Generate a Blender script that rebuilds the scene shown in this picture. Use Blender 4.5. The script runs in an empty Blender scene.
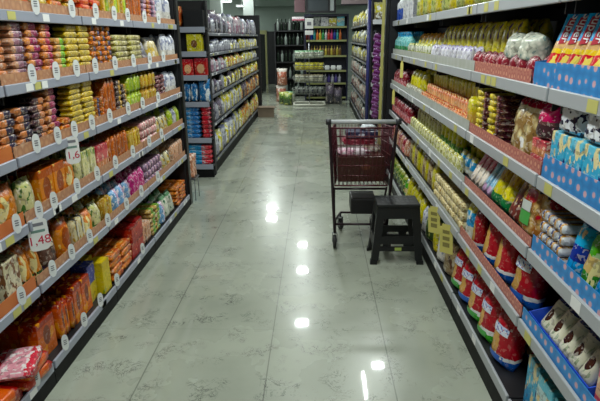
import bpy, bmesh, math, random
from mathutils import Matrix, Vector
random.seed(7)
PI = math.pi
SC = bpy.context.scene
COL = SC.collection

# ------------------------------------------------------------------ helpers
def lin(c):
    def f(v):
        v /= 255.0
        return v/12.92 if v <= 0.04045 else ((v+0.055)/1.055)**2.4
    return (f(c[0]), f(c[1]), f(c[2]), 1.0)

class BM:
    """collects shapes and links them as one mesh object"""
    def __init__(s): s.b = bmesh.new()
    def box(s, x0, x1, y0, y1, z0, z1, mi=0):
        v = [s.b.verts.new((x, y, z)) for x in (x0, x1) for y in (y0, y1) for z in (z0, z1)]
        for q in ((0,1,3,2),(4,6,7,5),(0,4,5,1),(2,3,7,6),(0,2,6,4),(1,5,7,3)):
            f = s.b.faces.new([v[i] for i in q]); f.material_index = mi
        return s
    def quad(s, pts, mi=0):
        f = s.b.faces.new([s.b.verts.new(p) for p in pts]); f.material_index = mi
        return s
    def tube(s, pts, r, n=8, mi=0, closed=False, r2=None):
        pts = [Vector(p) for p in pts]; rings = []; N = len(pts)
        up = None
        for i, p in enumerate(pts):
            if closed: d = pts[(i+1) % N]-pts[i-1]
            else: d = pts[min(i+1, N-1)]-pts[max(i-1, 0)]
            d.normalize()
            if up is None or abs(up.dot(d)) > .95:
                up = Vector((0,0,1)) if abs(d.z) < .9 else Vector((1,0,0))
            a = d.cross(up).normalized(); b = a.cross(d).normalized(); up = b
            rr = r if r2 is None else r+(r2-r)*i/max(1, N-1)
            rings.append([s.b.verts.new(p+a*rr*math.cos(2*PI*k/n)+b*rr*math.sin(2*PI*k/n)) for k in range(n)])
        m = N if closed else N-1
        for i in range(m):
            A, B = rings[i], rings[(i+1) % N]
            for k in range(n):
                f = s.b.faces.new((A[k], A[(k+1) % n], B[(k+1) % n], B[k])); f.material_index = mi; f.smooth = True
        if not closed:
            s.b.faces.new(rings[0]).material_index = mi; s.b.faces.new(rings[-1][::-1]).material_index = mi
        return s
    def lathe(s, prof, n=14, mi=0, cx=0, cy=0, axis='z'):
        rings = []
        for r, z in prof:
            ring = []
            for k in range(n):
                a = 2*PI*k/n
                p = (cx+r*math.cos(a), cy+r*math.sin(a), z) if axis == 'z' else (z, cx+r*math.cos(a), cy+r*math.sin(a))
                ring.append(s.b.verts.new(p))
            rings.append(ring)
        for A, B in zip(rings, rings[1:]):
            for k in range(n):
                f = s.b.faces.new((A[k], A[(k+1) % n], B[(k+1) % n], B[k])); f.smooth = True; f.material_index = mi
        s.b.faces.new(rings[0][::-1]).material_index = mi; s.b.faces.new(rings[-1]).material_index = mi
        return s
    def bevel(s, w, seg=2):
        bmesh.ops.bevel(s.b, geom=s.b.edges[:], offset=w, segments=seg, affect='EDGES', profile=.6)
        return s
    def mesh(s, name, mats):
        bmesh.ops.recalc_face_normals(s.b, faces=s.b.faces[:])
        me = bpy.data.meshes.new(name); s.b.to_mesh(me); s.b.free()
        for m in (mats if isinstance(mats, (list, tuple)) else [mats]): me.materials.append(m)
        return me
    def build(s, name, mats, parent=None, loc=None, rot=None):
        o = bpy.data.objects.new(name, s.mesh(name, mats)); COL.objects.link(o)
        if parent: o.parent = parent
        if loc: o.location = loc
        if rot: o.rotation_euler = rot
        return o

def mkobj(name, me, parent=None):
    o = bpy.data.objects.new(name, me); COL.objects.link(o)
    if parent: o.parent = parent
    return o
USED = {}
def tag(o, label, cat, group=None):
    n = len(label.split())
    if not 4 <= n <= 16: print('LABEL LENGTH', n, label)
    if label in USED and not group: print('DUP LABEL', label)
    USED[label] = 1
    o['label'] = label; o['category'] = cat
    if group: o['group'] = group
    return o
def empty(name, loc=(0,0,0), rz=0):
    o = bpy.data.objects.new(name, None); COL.objects.link(o); o.location = loc; o.rotation_euler = (0,0,rz)
    o.empty_display_size = .05
    return o
def struct(o): o['kind'] = 'structure'; return o
ORD = ['first','second','third','fourth','fifth','sixth','seventh','eighth','ninth','tenth','eleventh','twelfth','thirteenth',
 'fourteenth','fifteenth','sixteenth','seventeenth','eighteenth','nineteenth','twentieth','twenty-first','twenty-second','twenty-third',
 'twenty-fourth','twenty-fifth','twenty-sixth','twenty-seventh','twenty-eighth','twenty-ninth','thirtieth','thirty-first','thirty-second',
 'thirty-third','thirty-fourth','thirty-fifth','thirty-sixth','thirty-seventh','thirty-eighth','thirty-ninth','fortieth']

# ------------------------------------------------------------------ materials
def newmat(name):
    m = bpy.data.materials.new(name); m.use_nodes = True
    return m, m.node_tree.nodes, m.node_tree.links, m.node_tree.nodes['Principled BSDF']
_pm = {}
def plain(name, c, rough=.5, metal=0, spec=.5, emit=None, es=0):
    if name in _pm: return _pm[name]
    m, n, l, b = newmat(name)
    b.inputs['Base Color'].default_value = lin(c); b.inputs['Roughness'].default_value = rough
    b.inputs['Metallic'].default_value = metal; b.inputs['Specular IOR Level'].default_value = spec
    if emit: b.inputs['Emission Color'].default_value = lin(emit); b.inputs['Emission Strength'].default_value = es
    if not emit:
        nz = n.new('ShaderNodeTexNoise'); nz.inputs['Scale'].default_value = 14
        tc = n.new('ShaderNodeTexCoord'); l.new(tc.outputs['Object'], nz.inputs['Vector'])
        mp = n.new('ShaderNodeMapRange'); mp.inputs['To Min'].default_value = max(.02, rough-.08); mp.inputs['To Max'].default_value = min(1, rough+.08)
        l.new(nz.outputs['Fac'], mp.inputs['Value']); l.new(mp.outputs[0], b.inputs['Roughness'])
    _pm[name] = m
    return m

def pack_mat(name, stops, axis=0, blotch=None, label=None, food=None, rough=.34, wob=.03, bump=.25, interp='CONSTANT', fine=1.0):
    """printed film or card: colour bands along one axis, printed blotches, an oval print, a see-through food window"""
    if name in _pm: return _pm[name]
    m, n, l, b = newmat(name)
    tc = n.new('ShaderNodeTexCoord'); sep = n.new('ShaderNodeSeparateXYZ'); l.new(tc.outputs['Generated'], sep.inputs[0])
    nz = n.new('ShaderNodeTexNoise'); nz.inputs['Scale'].default_value = 3.5; l.new(tc.outputs['Generated'], nz.inputs['Vector'])
    a = n.new('ShaderNodeMath'); a.operation = 'MULTIPLY_ADD'; a.inputs[1].default_value = wob*2; l.new(nz.outputs['Fac'], a.inputs[0])
    a2 = n.new('ShaderNodeMath'); a2.operation = 'SUBTRACT'; a2.inputs[1].default_value = wob; l.new(sep.outputs[axis], a2.inputs[0]); l.new(a2.outputs[0], a.inputs[2])
    cr = n.new('ShaderNodeValToRGB'); cr.color_ramp.interpolation = interp; e = cr.color_ramp.elements
    while len(e) < len(stops): e.new(.5)
    for el, (p, c) in zip(e, stops): el.position = p; el.color = lin(c)
    if len(stops) == 1: e[1].color = lin(stops[0][1])
    l.new(a.outputs[0], cr.inputs[0]); cur = cr.outputs[0]
    def mix(fac, c1, c2):
        x = n.new('ShaderNodeMix'); x.data_type = 'RGBA'; l.new(fac, x.inputs[0]); l.new(c1, x.inputs[6])
        if isinstance(c2, tuple): x.inputs[7].default_value = lin(c2)
        else: l.new(c2, x.inputs[7])
        return x.outputs[2]
    def gt(v, t):
        x = n.new('ShaderNodeMath'); x.operation = 'GREATER_THAN'; l.new(v, x.inputs[0]); x.inputs[1].default_value = t; return x.outputs[0]
    def lt(v, t):
        x = n.new('ShaderNodeMath'); x.operation = 'LESS_THAN'; l.new(v, x.inputs[0]); x.inputs[1].default_value = t; return x.outputs[0]
    def mul(p, q):
        x = n.new('ShaderNodeMath'); x.operation = 'MULTIPLY'; l.new(p, x.inputs[0]); l.new(q, x.inputs[1]); return x.outputs[0]
    if food:
        c1, c2, sc, lo, hi = food
        v = n.new('ShaderNodeTexVoronoi'); v.inputs['Scale'].default_value = sc; l.new(tc.outputs['Generated'], v.inputs['Vector'])
        fr = n.new('ShaderNodeValToRGB'); fr.color_ramp.elements[0].position = .1; fr.color_ramp.elements[0].color = lin(c1)
        fr.color_ramp.elements[1].position = .6; fr.color_ramp.elements[1].color = lin(c2); l.new(v.outputs['Distance'], fr.inputs[0])
        z = a.outputs[0]
        cur = mix(mul(gt(z, lo), lt(z, hi)), cur, fr.outputs[0])
    if blotch:
        for k, (c, sc, th) in enumerate(blotch):
            v = n.new('ShaderNodeTexNoise'); v.inputs['Scale'].default_value = sc; v.inputs['Detail'].default_value = 1.5
            mp = n.new('ShaderNodeMapping'); mp.inputs['Location'].default_value = (k*3.1+len(name), k*1.7, k*5.3)
            l.new(tc.outputs['Generated'], mp.inputs[0]); l.new(mp.outputs[0], v.inputs['Vector'])
            cur = mix(gt(v.outputs['Fac'], th), cur, c)
    if label:
        c, cx, cz, rx, rz = label
        def d2(o, cc, r):
            x = n.new('ShaderNodeMath'); x.operation = 'SUBTRACT'; l.new(o, x.inputs[0]); x.inputs[1].default_value = cc
            y = n.new('ShaderNodeMath'); y.operation = 'DIVIDE'; l.new(x.outputs[0], y.inputs[0]); y.inputs[1].default_value = r
            return mul(y.outputs[0], y.outputs[0])
        s = n.new('ShaderNodeMath'); l.new(d2(sep.outputs[0], cx, rx), s.inputs[0]); l.new(d2(sep.outputs[2], cz, rz), s.inputs[1])
        cur = mix(mul(lt(s.outputs[0], 1), lt(sep.outputs[1], .62)), cur, c)
    oi = n.new('ShaderNodeObjectInfo'); rs = n.new('ShaderNodeVectorMath'); rs.operation = 'ADD'
    l.new(tc.outputs['Object'], rs.inputs[0]); l.new(oi.outputs['Random'], rs.inputs[1])
    for sc, th, f_, mode in ((34, .6, .4, 'dark'), (60, .62, .34, 'light')):
        v = n.new('ShaderNodeTexNoise'); v.inputs['Scale'].default_value = sc; v.inputs['Detail'].default_value = 1; v.inputs['Distortion'].default_value = .6
        l.new(rs.outputs[0], v.inputs['Vector'])
        x = n.new('ShaderNodeMix'); x.data_type = 'RGBA'
        g_ = n.new('ShaderNodeMath'); g_.operation = 'MULTIPLY'; l.new(gt(v.outputs['Fac'], th), g_.inputs[0]); g_.inputs[1].default_value = f_*fine
        l.new(g_.outputs[0], x.inputs[0]); l.new(cur, x.inputs[6]); x.inputs[7].default_value = (.03,.022,.02,1) if mode == 'dark' else (.8,.76,.68,1)
        cur = x.outputs[2]
    hs = n.new('ShaderNodeHueSaturation'); hs.inputs['Saturation'].default_value = 1.12
    mr = n.new('ShaderNodeMapRange'); mr.inputs['To Min'].default_value = .78; mr.inputs['To Max'].default_value = 1.1
    l.new(oi.outputs['Random'], mr.inputs['Value']); l.new(mr.outputs[0], hs.inputs['Value']); l.new(cur, hs.inputs['Color']); cur = hs.outputs[0]
    l.new(cur, b.inputs['Base Color'])
    b.inputs['Roughness'].default_value = rough
    if bump:
        w = n.new('ShaderNodeTexNoise'); w.inputs['Scale'].default_value = 38; w.inputs['Detail'].default_value = 2; l.new(tc.outputs['Object'], w.inputs['Vector'])
        bp = n.new('ShaderNodeBump'); bp.inputs['Strength'].default_value = bump; bp.inputs['Distance'].default_value = .01
        l.new(w.outputs['Fac'], bp.inputs['Height']); l.new(bp.outputs[0], b.inputs['Normal'])
    _pm[name] = m
    return m

BLACK = plain('black_steel', (22,22,26), .45)
DARK = plain('dark_back_panel', (26,25,28), .7)
RAIL = plain('grey_price_rail', (150,154,168), .35)
RAILR = plain('pale_price_rail', (165,168,172), .35)
WHITE = plain('white_plastic', (225,228,228), .4)
WPAPER = plain('white_paper', (228,228,226), .6)
YTAG = plain('yellow_price_label', (190,184,104), .6)
REDP = plain('red_print', (196,40,70), .6)
GREYP = plain('grey_print', (120,120,128), .6)
def strip_mat(name, c1, c2, c3, sc, ps=(.15,.5,.75)):
    m, n, l, b = newmat(name)
    tc = n.new('ShaderNodeTexCoord'); v = n.new('ShaderNodeTexVoronoi'); v.inputs['Scale'].default_value = sc; v.inputs['Randomness'].default_value = .35
    l.new(tc.outputs['Object'], v.inputs['Vector'])
    r = n.new('ShaderNodeValToRGB'); e = r.color_ramp.elements; e.new(.5)
    for el, (p, c) in zip(e, ((ps[0], c1), (ps[1], c2), (ps[2], c3))): el.position = p; el.color = lin(c)
    l.new(v.outputs['Distance'], r.inputs[0]); l.new(r.outputs[0], b.inputs['Base Color']); b.inputs['Roughness'].default_value = .45
    return m
PEACH = strip_mat('peach_biscuit_strip', (190,142,104), (170,116,84), (200,164,132), 22)
ORANGE = strip_mat('orange_strip', (200,112,52), (190,100,46), (206,132,72), 6)
REDSTRIP = strip_mat('red_checked_strip', (206,150,124), (168,84,78), (186,120,104), 30, (.2,.32,.6))
BLUESTRIP = strip_mat('blue_starry_strip', (206,160,170), (50,140,204), (40,120,186), 22, (.2,.28,.6))
PALESTRIP = strip_mat('pale_grey_strip', (168,172,160), (176,178,172), (186,188,184), 12)

# ------------------------------------------------------------------ product shapes (local: x along the shelf, -y to the aisle, z up)
def jit(a): return random.uniform(-a, a)
def m_pack(w, d, h, mat, crimp=.012):
    B = BM(); rings = []
    xs = [(-w/2, .0), (-w/2+crimp, .0), (-w/2+crimp+.005, .86), (-w/2+w*.25, 1), (0, .97), (w/2-w*.25, 1), (w/2-crimp-.005, .86), (w/2-crimp, 0), (w/2, 0)]
    for i, (x, f) in enumerate(xs):
        ring = []
        for k in range(12):
            a = 2*PI*k/12+PI/12; c, s_ = math.cos(a), math.sin(a)
            yy = math.copysign(abs(c)**.22, c)*d/2*(.9+.1*f); zz = math.copysign(abs(s_)**.3, s_)*h/2
            zz *= (f if f > 0 else .08)
            if f == 0: yy *= 1+.03*math.sin(k*2+i)
            ring.append(B.b.verts.new((x, yy, zz+h/2)))
        rings.append(ring)
    for A, C in zip(rings, rings[1:]):
        for k in range(12):
            f = B.b.faces.new((A[k], A[(k+1) % 12], C[(k+1) % 12], C[k])); f.smooth = True
    B.b.faces.new(rings[0]); B.b.faces.new(rings[-1][::-1])
    return B.mesh('packet', mat)
def bagsurf(u, v, w, d, h, fat):
    # u -1..1 across, v 0..1 up
    e = max(0., 1-abs(u)**2.6)**.6
    g = (min(1, .62+v*4) if v < .12 else 1)*(1-max(0, (v-.55)/.45)**2.4*.97)
    if v <= .001: g = .55
    return e*g*fat*d/2
def m_bag(w, d, h, mat, nx=8, nz=11, seed=1, flat=.8):
    B = BM(); rnd = random.Random(seed); F = {}; K = {}
    for j in range(nz+1):
        v = j/nz
        for i in range(nx+1):
            u = -1+2*i/nx
            ww = w/2*(1-.07*math.sin(v*PI)+(.0 if v < .95 else .02))
            t = bagsurf(u, v, w, d, h, 1)
            wr = (rnd.random()-.5)*.09*d*(1 if 0 < i < nx and 0 < j < nz else 0)
            z = h*v+(rnd.random()-.5)*.008*(j == nz)
            F[i, j] = B.b.verts.new((u*ww, -t-wr-.0012, z)); 
            K[i, j] = F[i, j] if i in (0, nx) else B.b.verts.new((u*ww, t+wr+.0012, z))
    for j in range(nz):
        for i in range(nx):
            for G, fl in ((F, 0), (K, 1)):
                q = [G[i, j], G[i+1, j], G[i+1, j+1], G[i, j+1]]
                if fl: q = q[::-1]
                B.b.faces.new(q).smooth = True
    for i in range(nx):
        for j in (0, nz):
            q = list(dict.fromkeys([F[i, j], F[i+1, j], K[i+1, j], K[i, j]]))
            if len(q) > 2: B.b.faces.new(q)
    return B.mesh('bag', mat)
def m_baglabel(w, d, h, mat, u0=-.62, u1=.62, v0=.5, v1=.72):
    B = BM(); G = {}
    for j in range(5):
        for i in range(7):
            u = u0+(u1-u0)*i/6; v = v0+(v1-v0)*j/4
            v += .035*u+.02*math.cos(u*2.2)
            G[i, j] = B.b.verts.new((u*w/2*.95, -bagsurf(u, v, w, d, h, 1)-d*.045*max(.3, 1-abs(u))-.003, h*v))
    for j in range(4):
        for i in range(6): B.b.faces.new((G[i, j], G[i+1, j], G[i+1, j+1], G[i, j+1])).smooth = True
    return B.mesh('label', mat)
def m_box(w, d, h, mat):
    B = BM().box(-w/2, w/2, -d/2, d/2, 0, h); B.bevel(min(.004, h*.15), 2)
    return B.mesh('carton', mat)
def m_roll(w, d, h, mat):        # biscuit roll lying across: pleated ends
    r = h/2
    B = BM(); prof = [(r*.3, -w/2), (r*.8, -w/2+.003), (r, -w/2+.01)]+[(r*(1-.02*(i % 2)), -w/2+.01+(w-.02)*i/8) for i in range(1, 8)]+[(r, w/2-.01), (r*.8, w/2-.003), (r*.3, w/2)]
    B.lathe(prof, 12, 0, 0, r, 'x')
    return B.mesh('roll', mat)
def m_deeproll(w, d, h, mat):    # roll pointing at the aisle
    me = m_roll(d, w, min(w, h), mat)
    me.transform(Matrix.Rotation(PI/2, 4, 'Z')); me.update()
    return me
def m_bottle(w, d, h, mat):
    r = min(w, d)/2
    B = BM().lathe([(r*.85, 0), (r, h*.03), (r, h*.55), (r*.92, h*.64), (r*.4, h*.78), (r*.34, h*.88), (r*.42, h*.89), (r*.42, h), (r*.2, h)], 14)
    return B.mesh('bottle', mat)
def m_can(w, d, h, mat):
    r = min(w, d)/2
    B = BM().lathe([(r*.9, 0), (r, h*.04), (r, h*.8), (r*.96, h*.82), (r*1.02, h*.84), (r*1.02, h*.98), (r*.9, h)], 14)
    return B.mesh('jar', mat)
def m_stand(w, d, h, mat):       # soft pack standing upright, crimped top and bottom
    me = m_pack(h, d, w, mat, .012)
    me.transform(Matrix.Rotation(-PI/2, 4, 'Y')); 
    zs = min(v.co.z for v in me.vertices); xs = [v.co.x for v in me.vertices]; cx = (min(xs)+max(xs))/2
    me.transform(Matrix.Translation((-cx, 0, -zs))); me.update()
    return me
KIND = {'pack': (m_pack, 'biscuit_packet', 'biscuit packet'), 'bag': (m_bag, 'snack_bag', 'bag'), 'box': (m_box, 'carton', 'box'),
        'roll': (m_roll, 'biscuit_roll', 'biscuit roll'), 'droll': (m_deeproll, 'biscuit_roll', 'biscuit roll'), 'bottle': (m_bottle, 'bottle', 'bottle'),
        'jar': (m_can, 'jar', 'jar'), 'stand': (m_stand, 'wrapped_packet', 'packet')}

# ------------------------------------------------------------------ racks
class Rack:
    def __init__(s, name, X, Y, rz, zs):
        s.name, s.o, s.rz, s.zs = name, Vector((X, Y, 0)), rz, zs
        s.M = Matrix.Translation(s.o) @ Matrix.Rotation(rz, 4, 'Z')
    def world(s, x, y, z): return s.M @ Vector((x, y, z))
XL, XR = -1.27, .806
ZL = [1.72, 1.425, 1.125, .835, .53, .125]
ZR = [1.75, 1.425, 1.115, .83, .53, .15]
LEFT = Rack('left rack', XL, 0, PI/2, ZL)          # local x = +Y
RIGHT = Rack('right rack', XR, 0, -PI/2, ZR)       # local x = -Y
SHELF = ['top', 'second', 'third', 'fourth', 'fifth', 'bottom']
DEPTH = .46

def bay(R, x0, x1, label, cat='shelving', strips=None, height=2.15, rail=RAIL, tags=True, depth=DEPTH, lipz=.045, up=(True, True), stickers=True, kick=BLACK):
    """one shelving bay: upright posts, back panel, shelves each with its price rail"""
    t = empty('shelving_bay', R.world((x0+x1)/2, 0, 0), R.rz); tag(t, label, cat)
    h = (x1-x0)/2
    BM().box(-h, h, depth, depth+.03, 0, height).build('back_panel', DARK, t)
    for s_, on in ((-1, up[0]), (1, up[1])):
        if on:
            b = BM().box(min(s_*h, s_*(h-.022)), max(s_*h, s_*(h-.022)), depth-.055, depth-.001, 0, height)
            b.build('upright', BLACK, t)
    zb = R.zs[-1]
    BM().box(-h, h, -.002, .03, 0, zb-lipz-.003).build('kick_plate', kick if kick is not BLACK else plain('black_kick', (9,9,11), .6, spec=.2), t)
    rnd = random.Random(int(x0*100))
    for k, z in enumerate(R.zs):
        sh = BM()
        sh.box(-h+.002, h-.002, .006, depth-.056, z-.028, z-.006)
        if k < len(R.zs)-1:
            for bx in (-h+.03, h-.035): sh.box(bx, bx+.006, .03, depth-.056, z-.085, z-.028)
        so = sh.build('shelf', BLACK, t)
        r = BM().box(-h+.006, h-.006, -.008, .005, z-lipz, z); r.bevel(.003, 1)
        r.build('price_rail', rail, so)
        st = strips[k] if strips else None
        if st:
            mt, hh = st[:2]
            BM().box(-h+.004, h-.004-(st[2] if len(st) > 2 else 0), .0065, .009, z-.004, z+hh).build('shelf_strip', mt, so)
        if stickers:
            for q in range(rnd.choice((1, 2, 2, 3))):
                px = -h+.1+rnd.random()*(2*h-.2)
                BM().box(px-.03, px+.03, -.0095, -.0085, z-lipz+.006, z-.006).build('price_label', rnd.choice((WPAPER, YTAG)) if R is not RIGHT else rnd.choice((YTAG, YTAG, WPAPER)), so)
    return t

ITEMS = [0]
def num(n, of): return ORD[n] if n < len(ORD) else 'outer'
BAGNAME = {'left rack': 'food_bag', 'far left gondola': 'household_bag'}
def zone(R, k, ya, yb, kind, dims, layers, deep, mat, desc, vo=.016, zo=0, lean=0, jr=.03, gap=.003, label=None, cat=None, z=None, dz=None, hmax=None, tilt=0, start=0, alt=0, topless=False):
    """place a block of equal goods; R rack, k shelf number from top (1..6), ya..yb along the aisle"""
    w, d, h = dims
    fn, name, c0 = KIND[kind]
    mats = mat if isinstance(mat, list) else [mat]
    meshes = [fn(w, d, h, m_) if kind != 'bag' else fn(w, d, h, m_, seed=i+3) for i, m_ in enumerate(mats)]
    lab = m_baglabel(w, d, h, label[0], *label[1:]) if label else None
    n = max(1, int((yb-ya+.001)/(w+gap)))
    pitch = (yb-ya)/n
    zs = (R.zs[k-1]-.0055 if z is None else z)+zo
    shelfname = SHELF[k-1] if len(R.zs) == 6 else ORD[k-1]
    rk = R.name
    if kind == 'bag':
        name = BAGNAME.get(rk) or ('toast_bag' if 0 else ('pasta_bag' if k <= 2 else 'snack_bag' if k <= 4 else 'grocery_bag'))
    if kind == 'pack': name = {1: 'biscuit_packet', 2: 'biscuit_packet', 3: 'cookie_packet'}.get(k, 'family_packet')
    step = (h+.0006) if dz is None else dz
    for i in range(n):
        yy = ya+pitch*(i+.5)
        fi = n-1-i                       # counted from the far end
        lx = yy if R is not RIGHT and R.rz > -1 else -yy
        nl = layers if not isinstance(layers, (list, tuple)) else random.choice(layers)
        for q in range(deep):
            for s_ in range(nl):
                if topless and q and s_ < nl-2: pass
                me = meshes[(i+s_*(1 if len(mats) > 1 and alt else 0)) % len(meshes)]
                o = mkobj(name, me)
                ang = jit(jr*1.6)
                yoff = vo+d/2+q*(d+.006)
                o.rotation_mode = 'XYZ'
                off = R.world(lx+jit(.003)+(alt*(-1)**s_ if alt else 0), yoff+jit(.003), zs+s_*step+(abs(math.sin(lean))*d/2 if lean else 0))
                o.location = off; o.rotation_euler = (0, 0, 0)
                o.matrix_world = Matrix.Translation(off) @ Matrix.Rotation(R.rz+ang, 4, 'Z') @ Matrix.Rotation(-lean, 4, 'X') @ Matrix.Rotation(tilt, 4, 'Y')
                hidden = q > 0
                if kind == 'bag' and R.name != 'right rack' or k in (1, 6): o.scale = (1+jit(.05), 1+jit(.1), 1+jit(.07)) if R.name[0] != 'f' else (1+jit(.2), 1+jit(.2), random.choice((.7, .85, 1, 1.08)))
                if n == 1 and nl == 1: l_ = '%s%s on the %s %s shelf' % (desc, ', behind the front one' if hidden else '', rk, shelfname)
                elif nl == 1: l_ = '%s, %s from far end%s, %s %s shelf' % (desc, num(fi, n), (', row %s' % ['', 'two', 'three', 'four'][q]) if hidden else '', rk, shelfname)
                elif n == 1: l_ = '%s, %s up%s, %s %s shelf' % (desc, num(s_, nl), ' in row behind' if hidden else '', rk, shelfname)
                else: l_ = '%s, %s up, %s stack from far end%s, %s %s shelf' % (desc, num(s_, nl), num(fi, n), ' behind' if hidden else '', rk, shelfname)
                g = '%ss on the %s %s shelf' % (desc, rk, shelfname)
                tag(o, l_, cat or c0, g)
                if lab:
                    lo = mkobj('label', lab, o)
                ITEMS[0] += 1

# product prints -----------------------------------------------------------
P = pack_mat
dkchoc = P('dark choc print', [(0,(70,45,52)), (.42,(60,42,58)), (.5,(190,120,80))], blotch=[((200,170,150), 6, .62)])
peachnavy = P('peach navy print', [(0,(196,128,88)), (.45,(48,38,62))], blotch=[((230,200,170), 7, .66)])
mauve = P('mauve print', [(0,(208,160,130)), (.3,(150,104,120)), (.65,(96,64,88))], blotch=[((215,190,190), 7, .62)])
magenta = P('magenta print', [(0,(206,140,90)), (.38,(150,52,88)), (.8,(120,44,84))], blotch=[((225,180,190), 7, .63)])
pinkor = P('pink orange print', [(0,(206,130,80)), (.5,(176,70,92))], blotch=[((226,190,180), 7, .63)])
limepeach = P('lime peach print', [(0,(212,160,100)), (.5,(128,184,60))], blotch=[((225,220,160), 7, .64)])
yellow = P('yellow print', [(0,(206,176,70)), (.3,(196,168,58)), (.7,(214,188,90))], blotch=[((224,204,150), 7, .6), ((150,104,50), 8, .68)])
yellow2 = P('mustard print', [(0,(186,140,46)), (.5,(206,178,62))], blotch=[((226,206,130), 6, .62)])
navyor = P('navy orange print', [(0,(208,140,66)), (.3,(46,44,92)), (.75,(190,120,70))], blotch=[((200,190,200), 8, .66)])
orangeT = P('tangerine print', [(0,(214,120,52)), (.6,(196,88,44))], blotch=[((230,190,120), 5, .6), ((140,60,36), 7, .66)])
orbrown = P('orange brown print', [(0,(186,98,46)), (.6,(140,62,34))], blotch=[((220,170,90), 6, .66)])
greenyel = P('olive yellow print', [(0,(176,168,90)), (.5,(150,140,84))], blotch=[((224,214,170), 6, .55), ((110,80,60), 9, .66)])
darkyel = P('plum yellow print', [(0,(64,40,46)), (.5,(196,150,50))], blotch=[((210,190,150), 6, .64)])
lime = P('lime print', [(0,(166,186,62)), (.55,(122,160,50))], blotch=[((226,224,140), 6, .62)])
maroon = P('maroon print', [(0,(84,34,48)), (.5,(120,54,60))], blotch=[((210,170,160), 6, .64)])
whiteg = P('white grey print', [(0,(200,200,204)), (1,(150,152,160))], blotch=[((110,116,140), 5, .62)])
pinkwhite = P('pink white print', [(0,(206,150,150)), (.4,(226,210,200)), (.7,(170,80,80))], blotch=[((120,50,50), 5, .66)])
ltblue = P('light blue print', [(0,(120,160,200)), (.5,(190,150,180))], blotch=[((226,220,226), 5, .56)])
magp = P('hot pink print', [(0,(190,70,130)), (.6,(206,110,160))], blotch=[((226,180,200), 6, .62)])
purgrey = P('lilac print', [(0,(130,104,130)), (.4,(200,150,170)), (.8,(110,96,130))], blotch=[((220,200,214), 7, .62)])
wby = P('white black yellow print', [(0,(206,196,160)), (.4,(60,54,50)), (.6,(216,210,190))], blotch=[((196,160,60), 5, .6)])
beige = P('beige print', [(0,(206,160,130)), (.5,(190,130,104))], blotch=[((226,206,190), 6, .58)])
greenbei = P('green beige print', [(0,(196,160,96)), (.35,(110,160,56)), (.75,(150,180,80))], blotch=[((226,214,170), 6, .64)])
whitegreen = P('white green film', [(0,(190,196,180)), (.4,(214,216,200)), (.8,(90,140,100))], axis=2, blotch=[((60,110,80), 4, .64)])
orbag = P('orange toast print', [(0,(40,96,52)), (.22,(214,130,52)), (.8,(196,104,40))], axis=2, blotch=[((232,216,160), 2.6, .6), ((96,44,24), 5, .68)])
orbox = P('orange carton print', fine=.45, stops=[(0,(200,110,44)), (.3,(212,128,50)), (.8,(176,84,36))], axis=2, blotch=[((226,190,110), 3, .62)], label=((150,70,30), .5, .5, .28, .3), rough=.3)
orfoil = P('orange family print', fine=.45, stops=[(0,(206,104,40)), (.6,(190,80,36)), (.85,(150,50,30))], axis=2, blotch=[((224,150,70), 3, .58)], label=((120,52,26), .5, .55, .2, .26), rough=.25)
redor = P('red orange print', fine=.45, stops=[(0,(196,60,40)), (.4,(214,96,44)), (.8,(170,36,36))], blotch=[((228,150,90), 4, .62)], rough=.28)
redbox = P('red carton print', fine=.45, stops=[(0,(160,40,36)), (.5,(176,52,40)), (.85,(130,30,30))], axis=2, blotch=[((214,120,90), 4, .62)])
creambox = P('cream carton print', [(0,(206,196,170)), (.7,(190,180,150))], axis=2, blotch=[((120,80,56), 4, .56), ((80,60,50), 7, .66)])
yelbox = P('yellow carton print', fine=.45, stops=[(0,(214,190,40)), (.7,(206,178,30))], axis=2, blotch=[((150,170,60), 4, .66)])
creamgreen = P('cream green print', [(0,(60,110,60)), (.25,(206,200,150)), (.8,(190,190,120))], axis=2, blotch=[((80,120,60), 3, .62), ((230,225,200), 4, .6)])
pinkbox = P('pink carton print', [(0,(206,140,100)), (.45,(206,110,110)), (.8,(190,80,90))], axis=2, blotch=[((236,200,180), 4, .6)])
brcook = P('brown cookie print', [(0,(50,36,70)), (.25,(110,80,70)), (.7,(196,180,160))], axis=2, blotch=[((60,40,36), 5, .56)])
dkrb = P('dark bag print', [(0,(60,54,70)), (.5,(90,84,96))], axis=2, blotch=[((160,150,160), 4, .6)])
yelclear = P('yellow clear film', [(0,(206,176,80)), (.5,(200,180,120)), (.8,(190,190,200))], axis=2, blotch=[((230,220,200), 4, .56)])
whitebag = P('white film', [(0,(200,196,190)), (.4,(206,206,212)), (.85,(160,164,176))], axis=2, blotch=[((140,144,170), 4, .6)])
blueyel = P('blue yellow print', [(0,(206,180,40)), (.5,(70,80,150))], axis=2, blotch=[((220,200,100), 4, .62)])
# right side
yelbag = P('lemon film', [(0,(196,180,60)), (.35,(216,206,40)), (.8,(206,196,30))], axis=2, blotch=[((110,84,110), 4, .66), ((232,230,190), 4, .63)])
yelor = P('lemon orange film', [(0,(190,196,60)), (.4,(226,206,30)), (.75,(224,160,40))], axis=2, blotch=[((236,236,200), 4, .6)])
olive = P('olive purple film', [(0,(100,84,140)), (.2,(206,196,80)), (.75,(216,204,60))], axis=2, blotch=[((226,220,120), 4, .6), ((80,64,120), 4, .66)])
paleyel = P('pale yellow film', [(0,(176,180,110)), (.5,(206,206,190)), (.85,(190,186,80))], axis=2, blotch=[((110,130,60), 5, .58)])
lilacw = P('lilac white film', [(0,(170,166,150)), (.4,(206,204,216)), (.8,(160,150,190))], axis=2, blotch=[((230,230,236), 5, .56)])
redcandy = P('crimson film', [(0,(206,110,110)), (.4,(140,34,50)), (.85,(110,24,40))], axis=2, blotch=[((226,170,180), 5, .6)])
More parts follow.
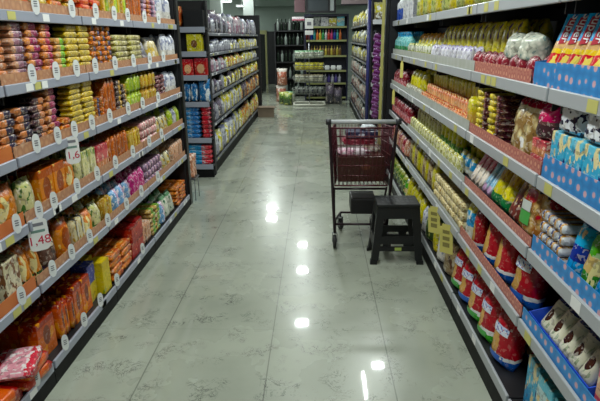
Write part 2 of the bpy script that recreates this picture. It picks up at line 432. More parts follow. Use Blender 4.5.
pinktop = P('dusty red film', [(0,(196,150,130)), (.4,(190,90,90)), (.8,(206,170,160))], blotch=[((226,190,176), 6, .56)])
clearw = P('clear film white cubes', [(0,(186,186,170)), (1,(206,206,200))], axis=2, food=((232,230,216), (180,184,170), 6, -1, 2), blotch=[((130,150,146), 5, .66)], rough=.2)
clearcook = P('clear film cream cookies', [(0,(206,190,150)), (.84,(150,30,50))], axis=2, food=((232,218,170), (140,110,70), 6, -.1, .78), blotch=[((240,240,240), 4, .68)], rough=.2)
pasta = P('yellow peach film', [(0,(206,150,100)), (.45,(206,166,90)), (.72,(206,196,40))], axis=2, blotch=[((226,206,120), 5, .64)], interp='LINEAR')
peachp = P('peach film', [(0,(206,160,110)), (.6,(222,178,130)), (.85,(206,120,90))], axis=2, blotch=[((236,206,150), 4, .6)], interp='LINEAR')
whitep = P('white grey film', [(0,(190,190,170)), (.6,(206,204,190)), (.85,(170,160,130))], axis=2, blotch=[((150,140,110), 5, .6)])
yelstack = P('canary print', [(0,(222,200,40)), (.6,(212,186,34))], blotch=[((236,226,150), 5, .64)])
marstack = P('burgundy print', [(0,(110,60,60)), (.5,(84,34,48))], blotch=[((190,150,110), 6, .6)])
yelgreen = P('lemon green film', [(0,(150,150,90)), (.25,(90,150,70)), (.45,(206,206,70)), (.8,(196,200,40))], axis=2, blotch=[((232,230,190), 5, .6)])
yelwhite = P('lemon white film', [(0,(190,190,110)), (.5,(216,214,150)), (.8,(196,190,70))], axis=2, blotch=[((236,236,214), 6, .52), ((150,140,60), 6, .64)])
bluey = P('sky blue film', [(0,(206,206,190)), (.4,(60,150,206)), (.8,(206,200,80))], axis=2, blotch=[((226,230,226), 4, .6)])
pinklong = P('pink long film', [(0,(236,222,206)), (.4,(214,120,140)), (.7,(226,190,200))], axis=2, blotch=[((236,230,226), 4, .56)])
ltblong = P('powder blue long film', [(0,(206,170,206)), (.2,(130,176,206)), (.8,(110,160,200))], axis=2, blotch=[((190,214,226), 4, .62)])
candyY = P('yellow sweets film', [(0,(40,120,70)), (.2,(220,206,40)), (.5,(200,160,50)), (.8,(150,130,90))], axis=2, food=((140,80,40), (206,170,60), 8, .45, .75), blotch=[((230,226,160), 4, .64)])
candyB = P('brown sweets film', [(0,(110,54,50)), (.3,(80,40,44)), (.6,(176,150,110))], axis=2, food=((206,150,50), (90,56,30), 7, .5, .8), blotch=[((200,170,120), 4, .62)])
redbag = P('red cookie bag film', fine=.45, stops=[(0,(30,90,180)), (.14,(225,225,225)), (.2,(170,20,36)), (.85,(150,16,34))], axis=2, blotch=[((220,190,190), 3.2, .7)], label=((206,160,96), .3, .4, .34, .3), rough=.25)
redbagG = P('red green cookie film', fine=.45, stops=[(0,(70,160,60)), (.16,(225,225,225)), (.24,(170,20,36)), (.85,(160,20,40))], axis=2, blotch=[((226,200,200), 3.2, .68)], label=((210,166,104), .3, .4, .34, .28), rough=.25)
rusk = P('clear rusk bag film', [(0,(160,24,36)), (.02,(206,170,120)), (.9,(150,20,36))], axis=2, food=((214,186,130), (150,100,60), 6, .05, .85), blotch=[((160,24,40), 2.2, .6)], rough=.22)
gold = P('gold sweets film', [(0,(176,140,90)), (.5,(206,186,150)), (.8,(120,90,60))], axis=2, blotch=[((226,222,214), 5, .58), ((90,60,40), 6, .62)], rough=.25)
silver = P('silver blue wrap', [(0,(206,206,210)), (.35,(70,84,130)), (.6,(196,150,90)), (.8,(214,214,218))], blotch=[((236,236,236), 5, .6)], rough=.22)
bluegreen = P('azure film', [(0,(60,150,214)), (.3,(40,60,150)), (.55,(60,170,220)), (.85,(50,120,190))], axis=2, blotch=[((226,206,160), 3, .62)], rough=.25)
greenf = P('leaf green film', [(0,(60,130,50)), (.3,(206,180,120)), (.55,(80,160,50)), (.85,(40,100,40))], axis=2, blotch=[((230,220,160), 3, .64)], rough=.25)
creamroll = P('cream wafer wrap', [(0,(220,206,160)), (.5,(236,226,196)), (.8,(190,170,110))], axis=1, blotch=[((160,120,70), 6, .6)])
tanbag = P('tan mixed film', [(0,(150,130,100)), (.5,(190,170,130)), (.8,(130,110,80))], axis=2, blotch=[((220,210,190), 4, .58), ((100,60,40), 4, .64)])
greenbag = P('dark green film', [(0,(60,84,40)), (.5,(90,130,50)), (.8,(150,160,70))], axis=2, blotch=[((200,200,120), 4, .62)])
navycook = P('white navy cookie film', [(0,(226,222,200)), (.55,(206,204,190)), (.62,(40,50,100)), (.9,(60,70,120))], axis=2, label=((60,30,24), .5, .3, .24, .13), blotch=[((170,180,150), 5, .66)], rough=.25)
pinkw = P('rose carton print', [(0,(226,110,130)), (.3,(236,190,160)), (.6,(226,130,150)), (.85,(60,150,206))], axis=2, blotch=[((240,220,190), 4, .6)], rough=.3)
bluebox = P('sky carton print', [(0,(40,150,206)), (.4,(90,180,214)), (.85,(120,200,226))], axis=2, blotch=[((236,220,170), 3.2, .57), ((60,60,120), 6, .68)], rough=.3)
bluelight = P('pale blue carton print', [(0,(130,200,216)), (.5,(190,216,216)), (.8,(110,190,210))], axis=2, blotch=[((230,206,150), 3, .6)], rough=.3)
zebra = P('white navy zigzag film', [(0,(110,180,220)), (.12,(232,234,240)), (.85,(210,214,226))], axis=2, blotch=[((24,26,60), 5.5, .56)], rough=.22)
superf = P('blue cookie film', fine=.45, stops=[(0,(206,40,50)), (.3,(206,40,50)), (.34,(236,200,80)), (.4,(222,180,130)), (.5,(40,160,224)), (.56,(60,170,230)), (.84,(30,120,190)), (.93,(24,94,154))], axis=2, blotch=[((236,214,120), 3.4, .68)], rough=.25)
pinkdark = P('pink window film', [(0,(70,44,50)), (.4,(110,70,70)), (.5,(206,70,110)), (.9,(214,90,120))], axis=2, blotch=[((236,170,190), 5, .64)], rough=.25)
pinkfoil = P('pink foil wrap', [(0,(214,90,100)), (.2,(226,160,172)), (.8,(210,90,100))], axis=1, blotch=[((240,226,226), 7, .58)], rough=.16, bump=.6)
detg = P('white blue bottle', [(0,(50,90,190)), (.4,(226,228,232)), (.7,(60,110,200))], axis=2, bump=0)
tealb = P('teal bottle', [(0,(60,140,90)), (.4,(120,190,190)), (.8,(60,150,200))], axis=2, bump=0)

# ------------------------------------------------------------------ LEFT RACK
Ls = [(PEACH,.042), (PEACH,.042), (PEACH,.045), (PEACH,.045), (PEACH,.042), None]
Ln = [(PEACH,.045), (ORANGE,.05), (ORANGE,.052), (ORANGE,.055), (ORANGE,.055), None]
edges = [4.86, 4.45, 3.70, 2.895, 2.085, 1.28]
names = ['black shelving bay on the left, %s from the black end panel' % ORD[i] for i in range(5)]
names[4] = 'black shelving bay on the left nearest the camera, orange shelf strips'
for i in range(5):
    bay(LEFT, edges[i+1]+.002, edges[i]-.002, names[i], strips=Ln if i >= 4 else Ls)
# end panel
t = empty('end_panel', (XL-.25, 4.93, 0)); tag(t, 'tall black metal end panel closing the left rack', 'panel')
BM().box(-.26, .23, -.055, .055, 0, 2.3).bevel(.004, 1).build('panel', BLACK, t)
BM().box(.231, .255, -.04, .04, 0, 2.3).bevel(.003, 1).build('corner_post', plain('black_post', (16,16,18), .35), t)

L = LEFT
# top shelf
zone(L,1,1.35,2.45,'pack',(.14,.07,.034),5,1,orangeT,'orange biscuit packet', alt=.004)
zone(L,1,2.46,2.92,'pack',(.14,.07,.034),6,1,[orangeT,yellow2],'orange and yellow biscuit packet', alt=.004)
zone(L,1,2.93,3.24,'pack',(.14,.07,.034),6,1,redor,'red biscuit packet')
zone(L,1,3.25,3.68,'stand',(.045,.07,.21),1,2,[yellow2,lime,yellow],'yellow and lime upright packet', jr=.06)
zone(L,1,3.69,3.98,'stand',(.055,.07,.22),1,2,orbrown,'brown upright packet')
zone(L,1,3.99,4.36,'pack',(.12,.07,.034),6,1,[purgrey,pinkor],'pink and lilac biscuit packet')
zone(L,1,4.37,4.82,'bag',(.2,.09,.24),1,2,whitebag,'large white food bag')
# second
zone(L,2,1.35,2.0,'pack',(.145,.07,.031),7,1,orangeT,'orange biscuit packet', alt=.005)
zone(L,2,2.01,2.20,'pack',(.15,.07,.031),6,1,dkchoc,'dark brown biscuit packet', alt=.005)
zone(L,2,2.21,2.335,'pack',(.125,.07,.031),8,1,mauve,'mauve biscuit packet', alt=.006)
zone(L,2,2.34,2.465,'pack',(.125,.07,.0315),8,1,magenta,'magenta biscuit packet', alt=.006)
zone(L,2,2.47,2.585,'pack',(.115,.07,.031),8,1,pinkor,'pink and orange biscuit packet', alt=.005)
zone(L,2,2.59,2.71,'pack',(.12,.07,.031),6,1,limepeach,'peach and lime biscuit packet', alt=.004)
zone(L,2,2.715,3.02,'pack',(.148,.07,.031),8,1,yellow,'yellow biscuit packet', alt=.003)
zone(L,2,3.03,3.34,'pack',(.072,.09,.028),9,1,[navyor,orangeT],'narrow navy or orange packet', alt=.002)
zone(L,2,3.36,3.92,'pack',(.27,.1,.034),6,1,greenyel,'long olive yellow packet', alt=.006)
zone(L,2,3.93,4.13,'bag',(.2,.08,.2),1,2,dkrb,'dark grey food bag', lean=.35)
zone(L,2,4.14,4.44,'bag',(.28,.09,.19),1,2,yelclear,'clear yellow food bag', lean=.25)
zone(L,2,4.46,4.82,'bag',(.085,.07,.21),1,2,whitebag,'slim white food bag')
# third
zone(L,3,1.35,2.02,'pack',(.15,.07,.033),6,1,dkchoc,'dark chocolate biscuit packet', alt=.005)
zone(L,3,2.03,2.29,'pack',(.125,.07,.033),6,1,peachnavy,'peach and navy biscuit packet', alt=.007)
zone(L,3,2.30,2.42,'pack',(.12,.07,.032),7,1,dkchoc,'brown striped biscuit packet', alt=.006)
zone(L,3,2.425,2.54,'pack',(.11,.07,.032),8,1,magenta,'pink and purple biscuit packet', alt=.005)
zone(L,3,2.55,2.66,'pack',(.105,.07,.032),3,1,orangeT,'orange biscuit packet', alt=.005)
zone(L,3,2.67,2.98,'pack',(.148,.07,.0285),9,1,yellow,'yellow biscuit packet', alt=.004)
zone(L,3,2.55,2.66,'pack',(.105,.07,.032),8,1,yellow2,'mustard biscuit packet', alt=.004, vo=.1)
zone(L,3,2.99,3.12,'pack',(.062,.08,.03),5,1,[navyor,orangeT],'narrow navy or orange packet')
zone(L,3,3.13,3.3,'stand',(.052,.07,.25),1,3,orbrown,'tall orange brown packet')
zone(L,3,3.31,3.52,'pack',(.1,.07,.032),[6,7],1,darkyel,'plum and yellow packet', alt=.004)
zone(L,3,3.53,3.8,'stand',(.064,.06,.12),2,1,lime,'lime green packet', dz=.121)
zone(L,3,3.81,4.16,'stand',(.068,.06,.12),2,1,yellow2,'golden yellow packet', dz=.121)
zone(L,3,4.17,4.42,'pack',(.12,.07,.032),[6,7],1,maroon,'maroon biscuit packet', alt=.004)
zone(L,3,4.46,4.82,'bag',(.17,.09,.2),1,2,whitebag,'white and grey food bag')
# fourth
zone(L,4,1.35,1.9,'bag',(.17,.09,.19),1,3,orbag,'orange toast bag with green base')
zone(L,4,1.92,2.10,'bag',(.175,.1,.2),1,3,orbag,'plump orange toast bag')
zone(L,4,2.11,2.24,'bag',(.125,.08,.17),1,3,creamgreen,'cream and green food bag')
zone(L,4,2.26,2.52,'box',(.122,.055,.19),1,4,orbox,'orange biscuit carton')
zone(L,4,2.53,2.72,'bag',(.09,.07,.17),1,3,[greenbei and orbag,creamgreen],'green and orange food bag')
zone(L,4,2.73,2.89,'box',(.075,.045,.18),1,4,creamgreen,'cream and green carton')
zone(L,4,2.91,3.08,'box',(.08,.045,.17),1,4,pinkbox,'pink and orange carton')
zone(L,4,3.09,3.42,'stand',(.05,.06,.19),1,4,orbrown,'tall brown packet')
zone(L,4,3.43,3.68,'stand',(.055,.06,.17),1,3,yellow2,'tall golden packet')
zone(L,4,3.72,4.10,'droll',(.06,.16,.06),3,1,pinkwhite,'pink-white biscuit roll', jr=.02)
zone(L,4,4.11,4.43,'bag',(.1,.08,.16),1,3,wby,'white and yellow food bag')
zone(L,4,4.47,4.82,'bag',(.11,.08,.17),1,3,[lime,whitebag],'green or white food bag')
# fifth
zone(L,5,1.35,1.86,'bag',(.16,.09,.2),1,3,creamgreen,'cream toast bag')
zone(L,5,1.88,2.0,'box',(.115,.09,.2),1,2,creambox,'cream and brown toast carton')
zone(L,5,2.02,2.2,'bag',(.085,.08,.19),1,3,orbag,'orange bag with green base', lean=.12)
zone(L,5,2.21,2.34,'bag',(.125,.08,.17),1,3,brcook,'brown and navy cookie bag')
zone(L,5,2.36,2.5,'bag',(.135,.08,.21),1,3,orbox,'tall orange cookie bag')
zone(L,5,2.51,2.64,'stand',(.06,.06,.17),1,3,wby,'cream packet with yellow')
zone(L,5,2.65,2.88,'bag',(.11,.08,.17),1,3,[orbag,creamgreen],'orange and lime food bag')
zone(L,5,2.90,3.04,'stand',(.06,.06,.16),1,3,yellow2,'golden upright packet')
zone(L,5,3.06,3.4,'bag',(.11,.07,.16),1,4,ltblue,'light blue pink bag')
zone(L,5,3.41,3.69,'bag',(.09,.07,.17),1,4,magp,'hot pink food bag')
zone(L,5,3.72,4.14,'droll',(.058,.2,.058),3,1,purgrey,'lilac-pink biscuit roll', jr=.02)
zone(L,5,4.15,4.44,'bag',(.095,.08,.15),1,3,wby,'white and black bag')
zone(L,5,4.47,4.82,'stand',(.06,.06,.17),1,3,beige,'beige upright packet')
# bottom
zone(L,6,1.3,1.62,'pack',(.15,.12,.06),3,2,redor,'red-orange family packet')
zone(L,6,2.09,2.24,'box',(.148,.1,.2),1,2,orfoil,'large orange and gold carton', jr=.05, vo=.05)
zone(L,6,2.26,2.42,'stand',(.05,.1,.21),1,3,orfoil,'glossy orange family packet', vo=.03)
zone(L,6,2.43,2.64,'box',(.1,.1,.22),1,3,orfoil,'bright orange biscuit carton', vo=.03)
zone(L,6,2.65,2.76,'box',(.1,.1,.24),1,3,blueyel,'blue and yellow carton', vo=.05)
zone(L,6,2.78,2.88,'box',(.095,.09,.21),1,3,yelbox,'bright yellow carton')
zone(L,6,2.92,3.28,'pack',(.175,.11,.045),4,3,orangeT,'orange wrapped family packet')
zone(L,6,3.29,3.52,'box',(.11,.11,.12),2,3,redbox,'dark red biscuit carton')
zone(L,6,3.53,3.7,'stand',(.05,.09,.17),1,3,beige,'beige wrapped packet')
zone(L,6,3.72,3.96,'pack',(.115,.1,.035),6,2,greenbei,'green and beige packet', alt=.006)
zone(L,6,3.98,4.1,'bag',(.11,.08,.17),1,3,ltblue,'light blue food bag')
zone(L,6,4.11,4.42,'bag',(.14,.08,.19),1,3,whitegreen,'white and green food bag', lean=.15)
zone(L,6,4.47,4.82,'pack',(.11,.09,.034),[5,6],2,orangeT,'orange brown packet', alt=.006)
# loose foil packets tumbled on the near end of the bottom shelf
def loose(me, name, loc, rot, label, cat, group=None):
    o = mkobj(name, me); o.location = loc; o.rotation_euler = rot; tag(o, label, cat, group); return o
mp = m_pack(.21, .15, .05, redor)
z6 = ZL[5]-.005
loose(mp, 'biscuit_packet', (XL-.07, 1.74, z6), (0,0,PI/2+.1), 'red and orange packet lying at front of left bottom shelf', 'biscuit packet')
loose(mp, 'biscuit_packet', (XL-.06, 1.96, z6), (0,0,PI/2-.1), 'orange packet lying below the pink foil packet', 'biscuit packet')
loose(mp, 'biscuit_packet', (XL-.055, 1.95, z6+.052), (0,0,PI/2+.08), 'red tipped orange packet directly under the pink foil packet', 'biscuit packet')
loose(m_pack(.23, .17, .05, pinkfoil), 'biscuit_packet', (XL-.04, 1.89, z6+.108), (0,.05,PI/2+.3), 'shiny pink foil packet on top of orange packets, left bottom shelf', 'biscuit packet')
loose(m_pack(.2, .15, .055, redor), 'biscuit_packet', (XL-.06, 1.70, z6+.052), (0,.05,PI/2-.1), 'upper red and orange packet at the near bottom left corner', 'biscuit packet')
for i in range(3):
    loose(mp, 'biscuit_packet', (XL-.33, 1.98, z6+.052*i), (0,0,PI/2+jit(.1)), 'dark orange packet at the back of left bottom shelf, %s up' % ORD[i], 'biscuit packet')

# oval price tags
def oval_mesh(w, h):
    B = BM(); N = 18; F = []; K = []
    for k in range(N):
        a = 2*PI*k/N
        x, z_ = w/2*math.copysign(abs(math.cos(a))**.8, math.cos(a)), h/2+h/2*math.copysign(abs(math.sin(a))**.8, math.sin(a))
        F.append(B.b.verts.new((x, -.001, z_))); K.append(B.b.verts.new((x, .001, z_)))
    B.b.faces.new(F); B.b.faces.new(K[::-1])
    for k in range(N): B.b.faces.new((F[k], K[k], K[(k+1) % N], F[(k+1) % N]))
    return B.mesh('price_tag', WHITE)
ov = oval_mesh(.036, .088)
pr = BM()
for z_ in (.034, .044, .054): pr.box(-.008, .008, -.0018, -.0012, z_, z_+.005)
prm = pr.mesh('print', GREYP)
pos = {1: (2.42,2.78,3.08,3.36,3.6,3.95,4.3), 2: (2.30,2.52,2.74,2.98,3.28,3.62,3.98,4.34), 3: (2.24,2.44,2.62,2.84,3.1,3.42,3.72,4.1), 4: (1.99,2.17,2.31,2.56,2.82,3.1,3.42,3.78,4.1),
       5: (1.93,2.2,2.4,2.62,2.88,3.2,3.5,3.9), 6: (1.92,2.2,2.42,2.64,2.9,3.4)}
for k, ys in pos.items():
    for i, y in enumerate(ys):
        o = mkobj('price_tag', ov); o.location = (XL+.012, y, ZL[k-1]-.012); o.rotation_euler = (0, 0, PI/2-.6)
        mkobj('print', prm, o)
        tag(o, 'white oval price tag, %s from far end, left rack %s shelf' % (ORD[len(ys)-1-i], SHELF[k-1]), 'price tag', 'oval price tags on the left rack')
# hanging tags
def text_mesh(s, size, mat, extrude=.0005):
    c = bpy.data.curves.new('lettering', 'FONT'); c.body = s; c.size = size; c.extrude = extrude; c.align_x = 'CENTER'; c.align_y = 'CENTER'
    o = bpy.data.objects.new('tmp', c); COL.objects.link(o)
    dg = bpy.context.evaluated_depsgraph_get(); me = bpy.data.meshes.new_from_object(o.evaluated_get(dg))
    bpy.data.objects.remove(o); me.materials.clear(); me.materials.append(mat)
    me.transform(Matrix.Rotation(PI/2, 4, 'X')); return me
def hang_tag(loc, rz, w, h, s, label):
    B = BM(); B.box(-w/2, w/2, -.001, .001, -h, 0)
    bmesh.ops.bevel(B.b, geom=[e for e in B.b.edges if abs(e.verts[0].co.y-e.verts[1].co.y) > .001], offset=.022, segments=5, affect='EDGES', profile=.5)
    o = B.build('shelf_tag', WPAPER); o.location = loc; o.rotation_euler = (0,0,rz); tag(o, label, 'price tag')
    BM().box(-w*.3, w*.3, -.0022, -.0014, -h*.22, -h*.12).build('heading', GREYP, o)
    BM().box(-w*.34, w*.34, -.0022, -.0014, -h*.42, -h*.34).build('heading', plain('teal_print', (110,140,130), .6), o)
    tm = mkobj('lettering', text_mesh(s, h*.38, REDP), o); tm.location = (0, -.0022, -h*.68)
    return o
hang_tag((XL+.02, 2.12, ZL[3]+.005), PI/2-.85, .085, .15, '1,48', 'white hanging price tag with red digits on left fourth shelf rail')
hang_tag((XL+.02, 2.55, ZL[2]+.005), PI/2-.85, .07, .14, '1,6', 'white hanging price tag with rounded end on left third shelf rail')

# ------------------------------------------------------------------ RIGHT RACK
R = RIGHT
redges = [5.78, 4.64, 3.70, 2.77, 1.84, .95]
far = [None, (PALESTRIP,.05), (PALESTRIP,.04), None, None, None]
mid = [None, (PALESTRIP,.05), (PALESTRIP,.05), (PALESTRIP,.03), (PALESTRIP,.02), None]
nr = [None, (REDSTRIP,.05,.19), (REDSTRIP,.045), (REDSTRIP,.035), (REDSTRIP,.045), None]
nn = [None, (BLUESTRIP,.085), (BLUESTRIP,.08), (BLUESTRIP,.055), (BLUESTRIP,.05), None]
rn = ['black shelving bay on the right beyond the trolley, farthest', 'black shelving bay on the right beside the trolley', 'black shelving bay on the right beside the black stool',
      'black shelving bay on the right with red checked shelf strips', 'black shelving bay on the right nearest camera with blue shelf strips']
for i in range(5):
    bay(R, -redges[i]+.002, -redges[i+1]-.002, rn[i], strips=[far, mid, mid, nr, nn][i], rail=RAILR, lipz=.05)
t = empty('end_panel', (XR+.25, 5.86, 0)); tag(t, 'tall black end panel closing the right rack behind the trolley', 'panel')
BM().box(-.285, .26, -.06, .06, 0, 2.3).bevel(.004, 1).build('panel', BLACK, t)
BM().box(-.322, -.286, -.045, .045, 0, 2.3).bevel(.003, 1).build('corner_post', plain('black_post', (16,16,18), .35), t)
# top
zone(R,1,5.35,5.75,'bottle',(.13,.13,.28),1,2,detg,'white and blue detergent bottle', cat='bottle')
zone(R,1,4.7,5.3,'box',(.15,.1,.24),1,2,whiteg,'white tall carton')
zone(R,1,3.75,4.62,'bag',(.14,.09,.24),1,2,[yelbag,paleyel],'yellow food bag')
zone(R,1,2.8,3.7,'bag',(.15,.09,.24),1,2,[paleyel,yelbag],'pale yellow food bag')
zone(R,1,1.9,2.75,'bag',(.16,.09,.24),1,1,[yelbag,olive],'yellow and olive food bag')
# second
zone(R,2,4.95,5.75,'bottle',(.09,.09,.22),1,2,tealb,'green and blue bottle', cat='bottle')
zone(R,2,3.95,4.62,'bag',(.085,.045,.12),1,2,paleyel,'small pale yellow bag')
zone(R,2,4.66,4.93,'bag',(.085,.045,.12),1,2,paleyel,'small pale green bag')
zone(R,2,4.0,4.92,'bag',(.14,.09,.2),1,2,yelor,'bright yellow orange bag', vo=.105)
zone(R,2,2.92,3.92,'bag',(.09,.045,.12),1,2,lilacw,'small lilac and white bag')
zone(R,2,2.5,3.96,'bag',(.115,.09,.25),1,2,olive,'tall olive bag with purple', vo=.105)
zone(R,2,2.06,2.88,'bag',(.08,.05,.1),1,2,redcandy,'small crimson sweets bag')
zone(R,2,2.12,2.44,'bag',(.15,.11,.105),1,1,clearw,'clear bag of white sweets', zo=.082, vo=.02, tilt=.15)
# blue tray of big bags is further below
# third
zone(R,3,5.1,5.7,'bag',(.14,.09,.16),1,2,redcandy,'red food bag')
zone(R,3,4.3,4.95,'bag',(.15,.1,.2),1,2,yelbag,'large lemon yellow bag', vo=.06)
zone(R,3,4.2,4.9,'bag',(.085,.04,.08),1,1,whitep,'small white bag')
zone(R,3,2.88,4.18,'stand',(.06,.045,.075),1,1,peachp,'short peach packet')
zone(R,3,2.86,4.2,'stand',(.06,.05,.135),1,1,peachp,'medium peach packet', vo=.065)
zone(R,3,2.78,4.22,'stand',(.075,.06,.235),1,2,pasta,'tall yellow and peach packet', vo=.118)
zone(R,3,2.78,2.87,'stand',(.07,.06,.18),1,1,pasta,'single golden packet')
zone(R,3,2.625,2.72,'pack',(.09,.1,.028),8,1,yelstack,'canary yellow packet', alt=.002)
zone(R,3,2.545,2.615,'pack',(.062,.1,.028),8,1,marstack,'burgundy packet', alt=.002)
zone(R,3,2.435,2.53,'pack',(.09,.1,.028),8,1,yelstack,'lemon yellow packet', alt=.002)
zone(R,3,2.355,2.425,'pack',(.062,.1,.028),8,1,marstack,'dark burgundy packet', alt=.002)
zone(R,3,1.99,2.3,'bag',(.29,.14,.25),1,1,clearcook,'big clear bag of cream cookies', vo=.03, jr=.0)
zone(R,3,1.86,1.98,'box',(.11,.1,.06),2,1,pinkbox,'pink flat carton')
zone(R,3,1.86,1.98,'bag',(.14,.1,.13),1,1,pinkdark,'pink bag of dark sweets', zo=.122, vo=.02)
zone(R,3,1.12,1.83,'box',(.115,.1,.17),1,1,bluebox,'light blue printed carton', vo=.02)
zone(R,3,1.3,1.83,'bag',(.17,.1,.13),1,1,zebra,'white and navy sweets bag', zo=.172, vo=.02)
# fourth
zone(R,4,4.7,5.7,'bag',(.12,.09,.16),1,2,redcandy,'red snack bag')
zone(R,4,3.75,4.6,'bag',(.1,.06,.2),1,2,yelwhite,'yellow and white bag', vo=.08)
zone(R,4,2.95,4.6,'bag',(.08,.045,.1),1,1,yelwhite,'small pale lemon bag')
zone(R,4,3.2,3.72,'bag',(.1,.07,.23),1,2,yelgreen,'yellow green bag', vo=.08)
zone(R,4,2.82,3.18,'bag',(.11,.06,.2),1,2,yelbag,'yellow snack bag', vo=.14)
zone(R,4,2.8,3.12,'bag',(.1,.06,.12),1,1,bluey,'sky blue snack bag', vo=.06)
zone(R,4,2.56,2.76,'stand',(.06,.05,.24),1,3,pinklong,'long pink and white packet', lean=.5, vo=.02)
zone(R,4,2.43,2.55,'stand',(.055,.05,.24),1,3,ltblong,'long powder blue packet', lean=.5, vo=.02)
zone(R,4,2.2,2.42,'bag',(.1,.07,.24),1,3,candyY,'yellow and green sweets bag', lean=.35, vo=.02)
zone(R,4,2.08,2.19,'bag',(.105,.07,.22),1,3,candyB,'brown sweets bag', lean=.35, vo=.02)
zone(R,4,1.64,1.82,'droll',(.042,.12,.042),4,2,silver,'silver-blue biscuit roll', jr=.02)
zone(R,4,1.18,1.62,'bag',(.085,.07,.21),1,2,[bluegreen,greenf],'blue or green snack bag', lean=.15, vo=.02)
# fifth
zone(R,5,4.7,5.7,'bag',(.12,.09,.16),1,2,[beige,redcandy],'beige or red bag')
zone(R,5,4.15,4.62,'bag',(.11,.06,.2),1,2,[yelbag,tanbag],'yellow or tan bag', vo=.03)
zone(R,5,3.74,4.12,'bag',(.09,.05,.19),1,2,[tanbag,yelbag],'brown and yellow bag', vo=.03)
zone(R,5,3.55,3.69,'bag',(.13,.07,.2),1,2,yelbag,'single bright yellow bag', vo=.03)
zone(R,5,2.8,3.52,'droll',(.055,.14,.055),3,2,creamroll,'cream wafer roll', jr=.03)
zone(R,5,2.5,2.76,'bag',(.12,.07,.2),1,2,[redbag,bluey],'red white and blue bag', vo=.02)
zone(R,5,2.12,2.46,'bag',(.165,.1,.25),1,2,redbag,'red cookie bag', vo=.02, lean=.1)
# bottom
zone(R,6,4.75,5.7,'bag',(.14,.1,.18),1,2,greenbag,'green bag')
zone(R,6,4.6,4.74,'bag',(.13,.09,.19),1,2,greenf,'leaf green bag')
zone(R,6,3.9,4.6,'bag',(.12,.09,.22),1,3,yelbag,'heaped yellow bag', jr=.35, lean=.1)
zone(R,6,3.55,3.88,'bag',(.13,.1,.2),1,2,[greenbag,whitebag],'dark green or white bag', jr=.2)
zone(R,6,2.95,3.5,'bag',(.14,.09,.21),1,3,[tanbag,whitebag,yelbag],'tan mixed snack bag', jr=.3)

# large bags with clear faces, labels and lettering
WL = plain('white_label', (228,230,230), .35)
GL = plain('green_label', (70,160,70), .35)
BL = plain('blue_label', (30,90,180), .35)
RL = plain('red_label', (176,30,52), .35)
LOGO = P('cookie brand print', [(0,(214,220,232)), (.75,(190,200,222))], axis=2, blotch=[((60,84,160), 5, .6), ((190,40,60), 7, .66)], fine=0, bump=0)
def big_bag(y, k, w, d, h, film, labels, label, lean=.1, vo=.03, rz=0, x=None, z=None, name='cookie_bag'):
    o = mkobj(name, m_bag(w, d, h, film, nx=10, nz=14, seed=int(y*100)))
    off = R.world(-y, vo+d/2, (ZR[k-1]-.0055 if z is None else z))
    o.matrix_world = Matrix.Translation(off) @ Matrix.Rotation(R.rz+rz, 4, 'Z') @ Matrix.Rotation(-lean, 4, 'X')
    for (m_, u0, u1, v0, v1) in labels: mkobj('label', m_baglabel(w, d, h, m_, u0, u1, v0, v1), o)
    # crimped top seal strip
    BM().box(-w*.46, w*.46, -.0035, .0035, h*.965, h*1.0).build('top_seal', film, o)
    tag(o, label, 'bag')
    return o
big_bag(1.97, 4, .25, .13, .25, rusk, [(plain('offwhite_label', (196,200,196), .4),-.85,.3,.4,.56), (GL,-.85,.35,.18,.39)], 'large clear red-backed bag with white and green label, right fourth shelf', vo=.02)
big_bag(1.98, 5, .19, .12, .27, redbag, [(LOGO,-.8,.75,.55,.7), (BL,-.7,.7,.06,.18)], 'large red cookie bag with white label, right fifth shelf', vo=.02)
for i, (y, f, lb, lab) in enumerate([
        (2.86, redbagG, GL, 'red bag with green base, farthest of the bottom right cookie bags'),
        (2.68, redbag, BL, 'red bag with blue base beside the farthest bottom right cookie bag'),
        (2.50, redbagG, GL, 'red and green cookie bag, middle of the bottom right row'),
        (2.32, redbagG, GL, 'red and green cookie bag just beyond the big blue-based one'),
        (2.11, redbag, BL, 'big red and blue cookie bag leaning at end of bottom right row')]):
    big_bag(y, 6, .19, .12, .265, f, [(LOGO,-.8,.75,.55,.7), (lb,-.75,.75,.05,.17)], lab, vo=.015, rz=jit(.12))
    if i % 2 == 0: big_bag(y-.03, 6, .19, .12, .265, f, [(LOGO,-.8,.75,.55,.7)], 'red cookie bag in second row behind, %s from far end, right bottom shelf' % ORD[i], vo=.17)
big_bag(1.92, 6, .2, .12, .24, rusk, [(WL,-.5,.5,.6,.7)], 'clear bag of cookies with red print beside the pale blue cartons', vo=.17)
def crate_box(y, k, w, d, h, m_, label, vo=.03, rz=0, zo=0):
    o = mkobj('carton', m_box(w, d, h, m_)); o.matrix_world = Matrix.Translation(R.world(-y, vo+d/2, ZR[k-1]-.0055+zo)) @ Matrix.Rotation(R.rz+rz, 4, 'Z')
    tag(o, label, 'box'); return o
crate_box(1.77, 6, .1, .16, .23, bluebox, 'sky blue carton on right bottom shelf next to empty space', vo=.05)
crate_box(1.64, 6, .12, .16, .23, bluelight, 'pale blue carton with yellow print, right bottom shelf', vo=.04)
crate_box(1.5, 6, .12, .16, .23, bluelight, 'pale blue carton nearest the camera, right bottom shelf', vo=.04)

